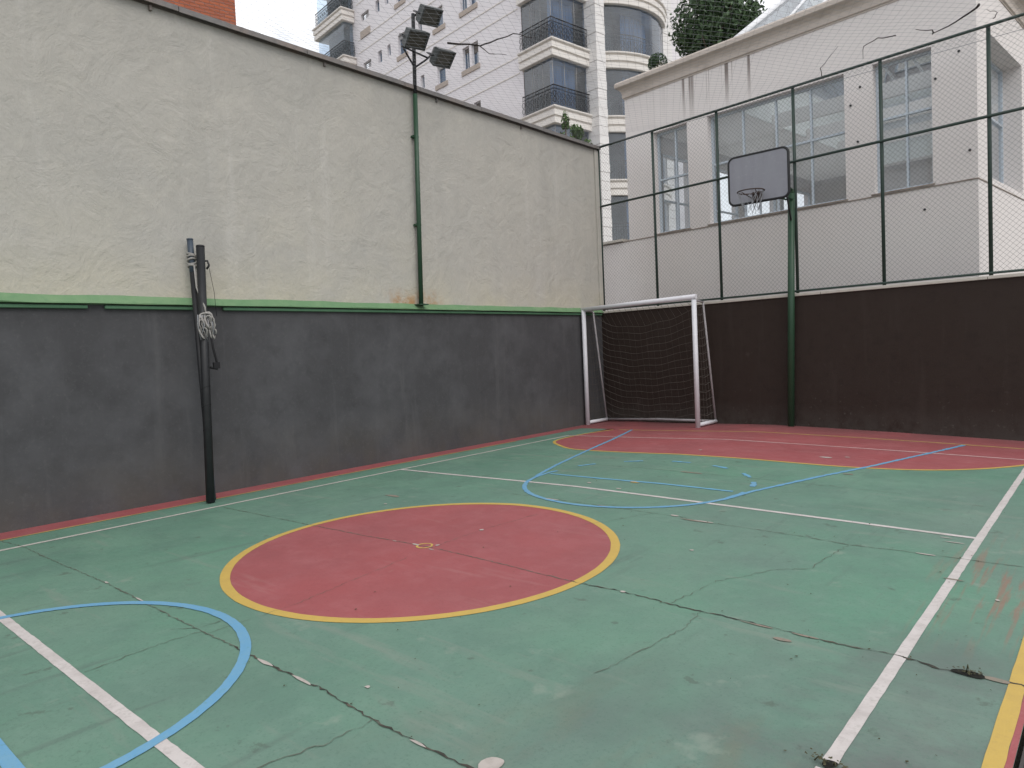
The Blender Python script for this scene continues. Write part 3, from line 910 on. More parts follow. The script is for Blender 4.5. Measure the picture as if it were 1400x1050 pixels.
# ------------------------------------------------------------------ football goal
GP = R(-3.4)
gx, gn = V((math.cos(GP), math.sin(GP), 0)), V((-math.sin(GP), math.cos(GP), 0))
G0 = V((.10, .545, 0))
GW, GH, GD = 2.38, 2.21, .62
def FG(a, d, z):
    q = G0 + gx * a + gn * d
    return V((q.x, q.y, z))
gl_ = thing('football_goal', 'small white steel goal frame with a drooping net in the rear corner', 'goal', tuple(FG(GW / 2, 0, 0)))
for a in (0, GW):
    b = FG(a, 0, 0)
    MB().tube([V((b.x, b.y, H(b.x, b.y))), FG(a, 0, GH)], .042, 14).build('post', M['goal'], gl_)
MB().tube([FG(-.042, 0, GH + .0), FG(GW + .042, 0, GH + .05)], .042, 14).build('crossbar', M['goal'], gl_)
for a in (0, GW):
    z = H(*FG(a, 0, 0)[:2])
    MB().tube([FG(a, .03, z + .05), FG(a, GD, z + .05)], .034, 10).build('base_bar', M['goal'], gl_)
    MB().tube([FG(a, .02, GH - .0), FG(a, .30, GH - .04)], .017, 8).build('top_arm', M['goal_grey'], gl_)
    MB().tube([FG(a, .30, GH - .04), FG(a, GD - .01, z + .06)], .018, 8).build('rear_stay', M['goal_grey'], gl_)
z1_, z2_ = H(*FG(0, GD, 0)[:2]), H(*FG(GW, GD, 0)[:2])
MB().tube([FG(0, GD, z1_ + .05), FG(GW * .5, GD, (z1_ + z2_) / 2 + .065), FG(GW, GD, z2_ + .05)], .022, 8).build('rear_bar', M['goal_grey'], gl_)
net = MB()
NR, NCOL = 16, 19
def gp(u, t):        # rear sheet of the net
    d = .30 + (GD - .32) * t
    w_ = u ** .75; sag = (.30 - .16 * t) * (4 * w_ * (1 - w_)) ** .9
    z = GH - .08 - (GH - .20) * t - sag + .012 * math.sin(u * 23 + t * 9)
    return FG(.03 + (GW - .06) * u, d + .05 * math.sin(u * 9) * t, max(z, .03 + .02 * t))
for i in range(NR):
    t = i / (NR - 1)
    net.tube([gp(j / 24, t) for j in range(25)], .0040, 4, caps=False)
for j in range(NCOL):
    net.tube([gp(j / (NCOL - 1), i / 12) for i in range(13)], .0012, 3, caps=False)
for a in (.0, GW):
    for i in range(NR):
        t = i / (NR - 1)
        z = GH - .1 - (GH - .22) * t
        e = .30 + (GD - .32) * t
        net.tube([FG(a, .02, z), FG(a + .015, e / 2, z - .035), FG(a, e, z + .01)], .0038, 4, caps=False)
    for j in range(1, 5):
        net.tube([FG(a, (.30 + (GD - .32) * t) * j / 5, GH - .12 - (GH - .22) * t - .03) for t in [i / 8 for i in range(9)]], .0028, 3, caps=False)
for j in range(NCOL):
    u = j / (NCOL - 1)
    net.tube([FG(.03 + (GW - .06) * u, .03, GH - .03), gp(u, 0)], .0028, 3, caps=False)
net.build('netting', M['goalnet'], gl_, kind='stuff')

# ------------------------------------------------------------------ basketball hoop
bh = thing('basketball_hoop', 'grey backboard and rim on a green pole by the brown wall', 'basketball hoop', (3.89, .83, .05))
pb, pt = FB(3.785, 1.215, H(3.89, .83)), FB(3.885, 1.215, 3.765)
MB().tube([pb, pt], .052, 16).build('pole', M['pole_green'], bh)
MB().tube([pt, pt + V((0, 0, .06))], [.052, .035], 16).build('pole_cap', M['pole_green'], bh)
bc = V((3.655, .34, 4.01))           # board centre
BW, BH = .94, .745
def rr(w_, h_, r, y):
    pts = []
    for (cx_, cz_, a0) in ((w_ / 2 - r, h_ / 2 - r, 0), (-w_ / 2 + r, h_ / 2 - r, 90), (-w_ / 2 + r, -h_ / 2 + r, 180), (w_ / 2 - r, -h_ / 2 + r, 270)):
        for q in range(5):
            a = R(a0 + 22.5 * q)
            pts.append(bc + V((cx_ + r * math.cos(a), y, cz_ + r * math.sin(a))))
    return pts
f1, f2 = rr(BW - .03, BH - .03, .08, -.012), rr(BW - .03, BH - .03, .08, .012)
nn = len(f1)
MB().add(f1 + f2, [tuple(range(nn)), tuple(range(nn, 2 * nn))[::-1]] + [(i, (i + 1) % nn, nn + (i + 1) % nn, nn + i) for i in range(nn)]).build('backboard', M['board'], bh)
MB().tube(rr(BW, BH, .09, 0), .021, 8, closed=True).build('board_border', M['black'], bh)
for dz in (.22, -.22):
    MB().tube([bc + V((-.30, .03, dz)), bc + V((.30, .03, dz))], .016, 8).build('board_support', M['pole_green'], bh)
for s_ in (-1, 1):
    MB().tube([bc + V((.10 * s_, .04, .20)), pt + V((.03 * s_, -.03, .04))], .017, 8).build('arm', M['pole_green'], bh)
    MB().tube([bc + V((.12 * s_, .04, -.20)), pt + V((.03 * s_, -.03, -.10))], .015, 8).build('arm', M['pole_green'], bh)
MB().tube([bc + V((.42, .03, -.33)), pt + V((.0, -.04, -.42))], .014, 8).build('brace', M['black'], bh)
rc = bc + V((.0, -.30, -.26))
MB().tube([rc + V((.195 * math.cos(i * math.pi / 16), .195 * math.sin(i * math.pi / 16), 0)) for i in range(32)], .010, 8, closed=True).build('rim', M['rim'], bh)
MB().obox(bc + V((0, -.055, -.30)), V((1, 0, 0)), V((0, 1, 0)), V((0, 0, 1)), .12, .09, .13).build('rim_bracket', M['rim'], bh)
for s_ in (-1, 1):
    MB().tube([bc + V((.05 * s_, -.09, -.26)), rc + V((.09 * s_, .17, 0))], .009, 6).build('rim_stay', M['rim'], bh)
    MB().tube([bc + V((.05 * s_, -.09, -.34)), rc + V((.11 * s_, -.10, -.004))], .007, 6).build('rim_stay', M['rim'], bh)
nb = MB()
for i in range(12):
    a = i * math.pi / 6
    if i in (2, 5, 9):
        continue
    p0 = rc + V((.19 * math.cos(a), .19 * math.sin(a), -.005))
    L_ = .30 + random.uniform(-.03, .03)
    for s_ in (-1, 1):
        pts = []
        for q in range(6):
            t = q / 5
            aa = a + s_ * .26 * math.sin(t * math.pi * 1.5)
            r_ = .19 - .085 * t
            pts.append(rc + V((r_ * math.cos(aa), r_ * math.sin(aa), -.005 - L_ * t)))
        nb.tube(pts, .0042, 4, caps=False)
nb.build('net', M['cord'], bh, kind='stuff')

# ------------------------------------------------------------------ pavilion behind the fence
pv = thing('pavilion', 'pinkish grey rendered building with tall windows and beige cornice behind the fence', 'building', tuple(FB(3, 2.3, 0)))
PO = 2.3
PA0, PA1, PD1 = -.12, 6.15, 11.0
WIN = [(.565, 1.345, 3.72, 5.74), (1.79, 4.30, 3.72, 5.74), (4.74, 5.568, 3.72, 5.74)]
F_front = lambda u, d, z: FB(u, PO + d, z)
F_right = lambda u, d, z: FB(PA1 - d, PO + u, z)
F_left = lambda u, d, z: FB(PA0 + d, PO + u, z)
F_back = lambda u, d, z: FB(u, PD1 - d, z)
MB().holed(F_front, PA0, PA1, -.13, 6.62, WIN, .20).build('wall', M['pav'], pv, label='front wall with rain streaks under the cornice')
RW = [(.52, 2.75, 3.78, 5.92), (3.6, 5.6, 3.78, 5.92)]
MB().holed(F_right, 0, PD1 - PO, -.13, 6.62, RW, .34).build('wall', M['pav'], pv)
LWn = [(1.0, 2.1, 3.2, 5.6), (2.5, 4.2, 3.2, 5.6), (4.6, 6.2, 3.2, 5.6), (6.6, 8.3, 3.2, 5.6)]
MB().holed(F_left, 0, PD1 - PO, -.13, 6.62, LWn, .2).build('wall', M['pav'], pv)
BWn = [(.2, 1.8, 2.5, 5.3), (2.0, 3.8, 2.5, 5.0), (4.0, 5.85, 2.5, 5.0)]
MB().holed(F_back, PA0, PA1, -.13, 6.62, BWn, .2).build('wall', M['pav'], pv)
MB().fbox(FB, -3.2, PA0 - .003, PO, PO + .25, -.13, 3.66).build('terrace_wall', M['pav'], pv)
path = [FB(PA0, PD1, 0), FB(PA0, PO, 0), FB(PA1, PO, 0), FB(PA1, PD1, 0)]
path = [V((p.x, p.y, 0)) for p in path]
prof = [(-.25, 6.58), (.012, 6.58), (.012, 6.60), (.035, 6.615), (.035, 6.70), (.05, 6.745), (.085, 6.79), (.135, 6.82), (.145, 6.83), (.145, 6.90), (.12, 6.935), (.08, 6.945), (-.25, 6.945)]
MB().sweep(path, prof).build('cornice', M['cornice'], pv)
MB().sweep([FB(PA0 - 3.0, PO, 0), FB(PA1, PO, 0), FB(PA1, PD1, 0)], [(0.002, 3.668), (.010, 3.668), (.012, 3.682), (.002, 3.69)]).build('string_course', M['string'], pv)
MB().fbox(FB, -3.1, PA0 - .15, PO - .05, PO + .3, 3.69, 3.74).build('terrace_coping', M['cap'], pv)
# flat roof round the skylight opening
SK = (1.95, 5.85, 2.75, 10.5)
rf = MB()
rf.fbox(FB, PA0 + .02, SK[0], PO + .02, PD1 - .02, 6.30, 6.45)
rf.fbox(FB, SK[1], PA1 - .02, PO + .02, PD1 - .02, 6.30, 6.45)
rf.fbox(FB, SK[0], SK[1], PO + .02, SK[2], 6.30, 6.45)
rf.fbox(FB, SK[0], SK[1], SK[3], PD1 - .02, 6.30, 6.45)
rf.build('roof', M['asphalt_roof'], pv)
ce = MB()
ce.fbox(FB, PA0 + .22, SK[0], PO + .22, PD1 - .22, 5.95, 6.28)
ce.fbox(FB, SK[1], PA1 - .22, PO + .22, PD1 - .22, 5.95, 6.28)
ce.fbox(FB, SK[0] + .001, SK[1] - .001, PO + .22, SK[2], 5.95, 6.28)
ce.fbox(FB, SK[0] + .001, SK[1] - .001, SK[3], PD1 - .22, 5.95, 6.28)
ce.build('ceiling', M['inner'], pv)
for o in (4.5, 6.1, 7.8):
    MB().fbox(FB, SK[0] + .034, SK[1] - .034, o, o + .10, 5.84, 6.12).build('ceiling_beam', M['inner'], pv)
MB().fbox(FB, PA0 + .23, PA1 - .23, PO + .23, PD1 - .23, 2.2, 2.3).build('interior_floor', M['inner_w'], pv)
MB().fbox(FB, 4.9, 5.1, 5.0, PD1 - .23, 2.3, 5.94).build('partition', M['inner'], pv)
# hipped glass skylight with white bars
skz0, skz1 = 7.0, 8.42
c4 = [FB(SK[0] - .1, SK[2], skz0), FB(SK[1] + .1, SK[2], skz0), FB(SK[1] + .1, SK[3], skz0), FB(SK[0] - .1, SK[3], skz0)]
am = (SK[0] + SK[1]) / 2
r1, r2 = FB(SK[0] + .5, SK[2] + 1.8, skz1), FB(SK[1] - .5, SK[2] + 1.8, skz1)
for q in ((SK[0] + .002, SK[0] + .03, SK[2] + .002, SK[3] - .002), (SK[1] - .03, SK[1] - .002, SK[2] + .002, SK[3] - .002), (SK[0] + .032, SK[1] - .032, SK[2] + .002, SK[2] + .03), (SK[0] + .032, SK[1] - .032, SK[3] - .03, SK[3] - .002)):
    MB().fbox(FB, *q, 5.96, 6.94).build('skylight_lining', M['inner_w'], pv)
MB().fbox(FB, SK[0] - .12, SK[0] - .04, SK[2] - .02, SK[3] + .02, 6.45, 6.95).fbox(FB, SK[1] + .04, SK[1] + .12, SK[2] - .02, SK[3] + .02, 6.45, 6.95).fbox(FB, SK[0] - .04, SK[1] + .04, SK[2] - .02, SK[2] + .06, 6.45, 6.95).fbox(FB, SK[0] - .04, SK[1] + .04, SK[3] - .06, SK[3] + .02, 6.45, 6.95).build('skylight_kerb', M['white_steel'], pv)
for e in ((c4[0], c4[1]), (c4[1], c4[2]), (c4[2], c4[3]), (c4[3], c4[0]), (c4[0], r1), (c4[1], r2), (c4[2], r2), (c4[3], r1), (r1, r2)):
    MB().tube(e, .075, 6).build('skylight_bar', M['white_steel'], pv)
for t in (.2, .4, .6, .8):
    rr_ = r1.lerp(r2, t)
    MB().tube([c4[0].lerp(c4[1], t * .74 + .13), rr_], .035, 5).build('skylight_bar', M['white_steel'], pv)
    MB().tube([c4[3].lerp(c4[2], t * .74 + .13), rr_], .035, 5).build('skylight_bar', M['white_steel'], pv)
MB().tube([c4[0].lerp(c4[3], .5), r1], .035, 5).build('skylight_bar', M['white_steel'], pv)
MB().add([*c4, r1, r2], [(0, 1, 5, 4), (1, 2, 5), (2, 3, 4, 5), (3, 0, 4)]).build('skylight_glass', M['glass_sky'], pv)

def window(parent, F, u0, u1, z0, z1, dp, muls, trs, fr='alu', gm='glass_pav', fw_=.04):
    f = MB()
    f.fbox(F, u0, u0 + fw_, dp, dp + .06, z0, z1)
    f.fbox(F, u1 - fw_, u1, dp, dp + .06, z0, z1)
    f.fbox(F, u0 + fw_, u1 - fw_, dp, dp + .06, z0, z0 + fw_)
    f.fbox(F, u0 + fw_, u1 - fw_, dp, dp + .06, z1 - fw_, z1)
    fo = f.build('window', M[fr], parent)
    us = [u0 + fw_, *muls, u1 - fw_]
    zs = [z0 + fw_, *trs, z1 - fw_]
    for u in muls:
        MB().fbox(F, u - .015, u + .015, dp + .005, dp + .055, z0 + fw_, z1 - fw_).build('mullion', M[fr], fo)
    for z in trs:
        MB().fbox(F, u0 + fw_, u1 - fw_, dp - .004, dp + .062, z - .016, z + .016).build('transom', M[fr], fo)
    for i in range(len(us) - 1):
        for j in range(len(zs) - 1):
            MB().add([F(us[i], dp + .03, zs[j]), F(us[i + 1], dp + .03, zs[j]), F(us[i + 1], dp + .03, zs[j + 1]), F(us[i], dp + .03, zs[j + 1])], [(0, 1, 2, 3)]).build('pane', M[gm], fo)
    return fo
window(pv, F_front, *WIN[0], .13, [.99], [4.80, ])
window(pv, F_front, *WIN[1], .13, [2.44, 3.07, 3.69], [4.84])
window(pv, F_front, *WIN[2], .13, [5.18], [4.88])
for r_ in RW:
    window(pv, F_right, *r_, .27, [(r_[0] + r_[1]) / 2], [4.97])
for l_ in LWn:
    window(pv, F_left, *l_, .13, [(l_[0] + l_[1]) / 2], [4.6])
for l_ in BWn:
    window(pv, F_back, *l_, .13, [(l_[0] + l_[1]) / 2], [4.4])
for (u0, u1, _, _) in WIN:
    MB().fbox(F_front, u0 - .05, u1 + .03, -.018, .12, 3.696, 3.719).build('window_sill', M['string'], pv)
for i in range(12):
    u = RW[0][0] + .08 + i * .19
    if u > RW[0][1] - .1:
        break
    MB().add([F_right(u, .42 + .03 * (i % 2), 3.8), F_right(u + .15, .45 - .03 * (i % 2), 3.8), F_right(u + .15, .45 - .03 * (i % 2), 5.9), F_right(u, .42 + .03 * (i % 2), 5.9)], [(0, 1, 2, 3)]).build('blind_strip', M['blind'], pv)
for (u, z) in [(5.93, 5.55), (5.62, 5.25), (4.55, 5.45), (6.05, 4.1), (5.45, 3.35), (4.4, 5.2), (2.0, 2.75), (4.5, 4.6)]:
    MB().tube([F_front(u, -.015, z), F_front(u, .01, z)], .018, 8).build('wall_plug', M['black'], pv)

# ------------------------------------------------------------------ apartment tower
TH = R(7.6)
dA, dB = V((-math.cos(TH), math.sin(TH), 0)), V((math.sin(TH), math.cos(TH), 0))
TO = V((-11.4181, 15.2176, 0))
def FT(a, b, z):
    q = TO + dA * a + dB * b
    return V((q.x, q.y, z))
tw = thing('apartment_tower', 'tall pale stone apartment tower with black railed balconies behind the wall', 'building', tuple(FT(6, 4, -.1)))
LIP = 15.435
FLOORS = [LIP + 3 * k for k in range(-5, 5)]          # balcony slab tops
ZT = FLOORS[-1] + .1
holes = []
spec = []
for k, L in enumerate(FLOORS[1:-1]):
    for (u0, u1, z0, z1, kind) in [(5.50, 6.06, .76, 1.90, 'two'), (6.24, 6.80, .76, 1.90, 'two'), (8.36, 9.12, .76, 1.80, 'shut'), (10.36, 10.72, 1.02, 1.75, 'slim'),
                                   (12.0, 12.85, .55, 1.75, 'shut'), (13.68, 14.05, .95, 1.60, 'slim'), (14.68, 15.12, .90, 1.60, 'slim'), (15.95, 16.9, 1.05, 1.50, 'vent')]:
        holes.append((u0, u1, L + z0, L + z1))
        spec.append((u0, u1, L + z0, L + z1, kind))
F_A = lambda u, d, z: FT(u, .25 + d, z)
MB().holed(F_A, 2.2, 21.2, -.13, ZT, holes, .22).build('wall', M['stone'], tw)
for (u0, u1, z0, z1, kind) in spec:
    zz = z1
    f = MB()
    e = .035
    for q in ((u0, u0 + e, z0, z1), (u1 - e, u1, z0, z1), (u0 + e, u1 - e, z0, z0 + e), (u0 + e, u1 - e, z1 - e, z1)):
        f.fbox(F_A, q[0], q[1], .14, .18, q[2], q[3])
    fo = f.build('window', M['wframe'] if kind != 'vent' else M['wshut'], tw)
    if kind == 'vent':
        for q in range(4):
            z = z0 + .06 + q * .1
            MB().add([F_A(u0 + e, .14, z), F_A(u1 - e, .14, z), F_A(u1 - e, .2, z + .09), F_A(u0 + e, .2, z + .09)], [(0, 1, 2, 3)]).build('louvre', M['wshut'], fo)
        continue
    if kind == 'two':
        zs_ = z1 - random.uniform(.25, .5)
        MB().fbox(F_A, u0 + e, u1 - e, .145, .165, zs_, z1 - e).build('shutter', M['wdark'], fo)
        zz = zs_
        um = (u0 + u1) / 2 + random.uniform(-.1, .1)
        MB().fbox(F_A, um - .015, um + .015, .135, .17, z0 + e, zz).build('mullion', M['wframe'], fo)
    elif kind == 'shut':
        MB().fbox(F_A, u0 + e, u1 - e, .10, .165, z1 - .24, z1 - e).build('shutter', M['wshut'], fo)
        zz = z1 - .24
    MB().add([F_A(u0 + e, .17, z0 + e), F_A(u1 - e, .17, z0 + e), F_A(u1 - e, .17, zz), F_A(u0 + e, .17, zz)], [(0, 1, 2, 3)]).build('pane', M['wpane'], fo)
for L in FLOORS[1:-1]:
    for (u0, u1, z0, z1) in [(5.40, 6.90, .50, .74), (8.18, 9.30, .50, .74), (11.85, 13.0, .30, .54), (15.85, 17.0, .02, .45)]:
        MB().fbox(F_A, u0, u1, -.06, .002, L + z0, L + z1).build('window_sill', M['sill'], tw)
    for zz in (L - .755, L + .02):
        MB().fbox(F_A, 2.45, 17.4, -.025, .002, zz, zz + .05).build('string_course', M['mould'], tw)
# rear bulk and roof so the tower has depth
MB().fbox(FT, 2.6, 21.2, 3.2, 14, -.13, ZT).build('rear_block', M['stone'], tw)
MB().fbox(FT, -.4, 21.4, -.2, 14.2, ZT + .002, ZT + .35).build('roof', M['mould'], tw)
MB().fbox(FT, .4, 2.6, 8.4, 14, -.13, ZT).build('rear_block', M['stone'], tw)

SLAB = [(-2.0, -.75), (.0, -.75), (.02, -.73), (.02, -.50), (-.03, -.47), (-.03, -.43), (.06, -.40), (.06, -.17), (.0, -.14), (.0, -.10), (.10, -.08), (.12, -.05), (.12, 0), (-2.0, 0)]
def prail(path, z, parent=tw):
    """wrought iron railing following a path"""
    r = MB()
    for zz, rad in ((z + .97, .028), (z + .08, .02), (z + .80, .014)):
        r.tube([V((p.x, p.y, zz)) for p in path], rad, 5)
    ro = r.build('balcony_railing', M['rail'], parent, kind='stuff')
    b = MB()
    for a, c in zip(path, path[1:]):
        L_ = (c - a).length
        n_ = max(1, int(L_ / .095))
        d = (c - a) / n_
        t_ = d.normalized()
        for i in range(n_ + 1):
            q = a + d * i
            b.tube([V((q.x, q.y, z + .08)), V((q.x, q.y, z + .97))], .0085, 4, caps=False)
            if i % 3 == 0:
                for cz in (.30, .58):
                    ctr = V((q.x, q.y, z + cz)) + t_ * .05
                    b.tube([ctr + t_ * (.11 * math.cos(w_)) + V((0, 0, .12 * math.sin(w_))) for w_ in [k_ * math.pi / 4 for k_ in range(8)]], .011, 4, closed=True)
    b.build('scrollwork', M['rail'], ro, kind='stuff')

def gpane(p, q, z0, z1, nm='loggia_pane', mt='glass_log'):
    MB().add([V((p.x, p.y, z0)), V((q.x, q.y, z0)), V((q.x, q.y, z1)), V((p.x, p.y, z1))], [(0, 1, 2, 3)]).build(nm, M[mt], tw)

flat = lambda a, b: (lambda q: V((q.x, q.y, 0)))(FT(a, b, 0))
cpath = [flat(2.22, 0), flat(0, 0), flat(0, 2.62)]
def slab(path, L):
    # 'out' must be to the left or right consistently
    d = path[1] - path[0]
    b = MB()
    b.sweep([V((p.x, p.y, L)) for p in path], SLAB)
    b.build('balcony_slab', M['mould'], tw)
BAY_N = 14
def bay(off):            # arc of the bow fronted balconies, off = inset
    Rr = 3.8 - off
    return [flat(-1.23 + 3.8 - Rr * math.cos(t), 5.6 + Rr * math.sin(t)) for t in [R(-43 + 86 * i / BAY_N) for i in range(BAY_N + 1)]]
for L in FLOORS:
    # corner loggia
    slab(cpath, L)
    z0, z1 = L + .0, L + 3 - .75
    if L < FLOORS[-1]:
        pts = [(2.1, .20), (1.55, .20), (.86, .20), (.20, .20), (.20, .95), (.20, 1.75), (.20, 2.5)]
        for p, q in zip(pts, pts[1:]):
            gpane(flat(*p), flat(*q), z0, z1)
        for p in pts[1:-1]:
            MB().tube([V((*flat(*p)[:2], z0)), V((*flat(*p)[:2], z1))], .014, 4).build('glass_post', M['wshut'], tw)
        prail([flat(2.14, .06), flat(.06, .06), flat(.06, 2.5)], L)
        # room behind: wall, curtains
        MB().fbox(FT, 1.95, 2.15, 1.0, 2.6, z0, z1).build('loggia_wall', M['room'], tw)
        MB().fbox(FT, .2, 1.95, 2.62, 2.8, z0, z1).build('loggia_wall', M['room'], tw)
        MB().fbox(FT, 1.62, 1.74, .5, .62, z0, z1).build('loggia_post', M['room_d'], tw)
        for q in range(4):
            b0_, b1_ = .55 + q * .42, .55 + q * .42 + .40
            MB().add([FT(.75 + .05 * (q % 2), b0_, z0), FT(.80 - .05 * (q % 2), b1_, z0), FT(.80 - .05 * (q % 2), b1_, z1), FT(.75 + .05 * (q % 2), b0_, z1)], [(0, 1, 2, 3)]).build('curtain', M['curtain'], tw)
    # bow fronted bay
    bp_ = bay(0)
    bs = MB()
    bs.sweep([V((p.x, p.y, L)) for p in bp_], SLAB)
    bs.build('bay_slab', M['mould'], tw)
    if L < FLOORS[-1]:
        gp_ = bay(.16)
        for i in range(0, BAY_N, 2):
            q0, q1, q2 = gp_[i], gp_[i + 1], gp_[i + 2]
            MB().add([V((q.x, q.y, z)) for z in (z0, z1) for q in (q0, q1, q2)], [(0, 1, 4, 3), (1, 2, 5, 4)], True).build('bay_pane', M['glass_log'], tw)
        prail(bay(.30)[1:-1], L)
        cp_ = bay(1.0)
        for i in range(4, BAY_N - 1):
            MB().add([V((q.x, q.y, z)) for z in (z0, z1) for q in (cp_[i], cp_[i].lerp(cp_[i + 1], .92))], [(0, 1, 3, 2)]).build('curtain', M['curtain'], tw)
        MB().fbox(FT, .95, 1.1, 2.9, 8.4, z0, z1).build('bay_wall', M['room'], tw)
# stone pilasters built of blocks
def pilaster(b0_, b1_, a0_, a1_):
    z = 2.0
    MB().fbox(FT, a0_ + .04, a1_, b0_ + .04, b1_ - .04, -.13, ZT).build('pilaster_core', M['sill'], tw)
    i = 0
    while z < ZT - .45:
        MB().fbox(FT, a0_ - (.012 if i % 3 == 0 else 0), a1_ - .01, b0_ - (.012 if i % 3 == 0 else 0), b1_ + (.012 if i % 3 == 0 else 0), z, z + .410).build('stone_block', M['stone_w'], tw)
        z += .4286
        i += 1
pilaster(2.44, 3.06, -.50, .30)
pilaster(7.62, 8.38, -.50, .30)
MB().fbox(FT, .0, .3, 8.38, 10.0, -.13, ZT).build('side_wall', M['stone'], tw)
# projecting balconies at the far left end
LS = [(-1.6, -.75), (.0, -.75), (.02, -.73), (.02, -.50), (-.03, -.47), (-.03, -.43), (.06, -.40), (.06, -.17), (.0, -.14), (.0, -.10), (.10, -.08), (.12, -.05), (.12, 0), (-1.6, 0)]
for L in [23.5 + 2.95 * k for k in range(-6, 2)]:
    pth = [flat(21.6, .40), flat(21.6, -.62), flat(17.75, -.62), flat(17.75, .22)]
    b = MB()
    b.sweep([V((p.x, p.y, L)) for p in pth], [(max(o, -.35), z) for (o, z) in LS])
    b.build('balcony_slab', M['mould'], tw)
    MB().fbox(FT, 18.08, 21.28, -.28, .22, L - .74, L - .02).build('slab_core', M['mould'], tw)
    for p, q in (((21.4, -.42), (20.3, -.42)), ((20.3, -.42), (19.1, -.42)), ((19.1, -.42), (17.95, -.42)), ((17.95, -.42), (17.95, .2))):
        gpane(flat(*p), flat(*q), L, L + 2.2)
    MB().fbox(FT, 18.4, 21.0, .12, .24, L, L + 2.2).build('loggia_wall', M['room'], tw)
    prail([flat(21.5, -.52), flat(17.85, -.52), flat(17.85, .2)], L)

# ------------------------------------------------------------------ brick building behind the wall
vw = V((-14.4, .62, 0)) - V((7.95, -10.56, 0))
vw.normalize()
bn = vw                                  # away from the camera
bx = V((bn.y, -bn.x, 0))                  # to the right
yaw = R(14)
q_ = Quaternion((0, 0, 1), yaw); bx.rotate(q_); bn.rotate(q_)
B0 = V((-13.95, 1.48, 0))
def FK(a, d, z):
    p = B0 + bx * a + bn * d
    return V((p.x, p.y, z))
bb = thing('brick_building', 'red brick building rising behind the left plaster wall', 'building', tuple(FK(-3, 2, 0)))
MB().holed(lambda u, d, z: FK(u, d, z), -7, 0, -.13, 16.5, [(-5.6, -4.4, 12.2, 13.6), (-3.4, -2.4, 8.0, 9.4), (-5.6, -4.4, 8.0, 9.4)], .15).build('wall', M['brick'], bb)
MB().add([FK(0, 0, -.13), FK(0, 6, -.13), FK(0, 6, 16.5), FK(0, 0, 16.5)], [(0, 1, 2, 3)]).add([FK(-7, 0, -.13), FK(-7, 6, -.13), FK(-7, 6, 16.5), FK(-7, 0, 16.5)], [(0, 1, 2, 3)]).add([FK(-7, 6, -.13), FK(0, 6, -.13), FK(0, 6, 16.5), FK(-7, 6, 16.5)], [(0, 1, 2, 3)]).build('side_walls', M['brick'], bb)
MB().fbox(FK, -7.2, .2, -.2, 6.2, 16.502, 16.8).build('roof', M['cap'], bb)
for h in [(-5.6, -4.4, 12.2, 13.6), (-3.4, -2.4, 8.0, 9.4), (-5.6, -4.4, 8.0, 9.4)]:
    fo = MB().fbox(FK, h[0], h[1], .10, .14, h[2], h[2] + .05).fbox(FK, h[0], h[1], .10, .14, h[3] - .05, h[3]).build('window', M['wframe'], bb)
    MB().add([FK(h[0], .12, h[2] + .05), FK(h[1], .12, h[2] + .05), FK(h[1], .12, h[3] - .05), FK(h[0], .12, h[3] - .05)], [(0, 1, 2, 3)]).build('pane', M['wpane'], fo)

# ------------------------------------------------------------------ plants
def leafcloud(n, ctr, rad, size, squash=1.0, shell=.45, lumps=9, seed=1):
    rnd = random.Random(seed)
    b = MB()
    ctr = V(ctr)
    cl = []
    for i in range(lumps):
        d = V((rnd.gauss(0, 1), rnd.gauss(0, 1), rnd.gauss(0, 1))).normalized()
        cl.append((ctr + V((d.x * rad[0], d.y * rad[1], d.z * rad[2])) * rnd.uniform(.45, .72), rnd.uniform(.32, .55)))
    for i in range(n):
        if rnd.random() < .7:
            c, k = rnd.choice(cl)
        else:
            c, k = ctr, .92
        d = V((rnd.gauss(0, 1), rnd.gauss(0, 1), rnd.gauss(0, 1))).normalized()
        rr__ = rnd.uniform(shell, 1) ** .5
        p = c + V((d.x * rad[0], d.y * rad[1], d.z * rad[2])) * k * rr__
        ax = (d + V((rnd.gauss(0, .7), rnd.gauss(0, .7), rnd.gauss(0, .7)))).normalized()
        t = ax.orthogonal().normalized()
        t.rotate(Quaternion(ax, rnd.uniform(0, 6.3)))
        u = ax.cross(t)
        s = size * rnd.uniform(.6, 1.3)
        b.add([p - t * s, p + u * s * .42 + ax * s * .12, p + t * s, p - u * s * .42 + ax * s * .12], [(0, 1, 2, 3)])
    return b
def trunk(b, p0, p1, r0, r1, seed):
    rnd = random.Random(seed)
    pts = []
    for i in range(7):
        t = i / 6
        p = V(p0).lerp(V(p1), t) + V((rnd.uniform(-.06, .06), rnd.uniform(-.06, .06), 0)) * (1 if 0 < i < 6 else 0)
        pts.append(p)
    b.tube(pts, [r0 + (r1 - r0) * i / 6 for i in range(7)], 8)
tr = thing('clipped_tree', 'large dense dark green rounded tree behind the pavilion roof', 'tree', (-.32, 7.65, -.14))
b = MB()
trunk(b, (-.32, 7.65, -.14), (-.35, 7.65, 9.6), .14, .05, 3)
for i in range(7):
    a = i * 2.4
    z = 8.5 + .22 * i
    b.tube([V((-.33, 7.65, z - .5)), V((-.33 + .35 * math.cos(a), 7.65 + .35 * math.sin(a), z)), V((-.33 + .85 * math.cos(a), 7.65 + .85 * math.sin(a), z + .45))], [.045, .03, .012], 6)
b.build('trunk', M['bark'], tr)
leafcloud(11000, (-.30, 7.65, 9.92), (1.24, 1.24, 1.24), .075, seed=4, lumps=24, shell=.1).build('crown', M['leaf'], tr, kind='stuff')
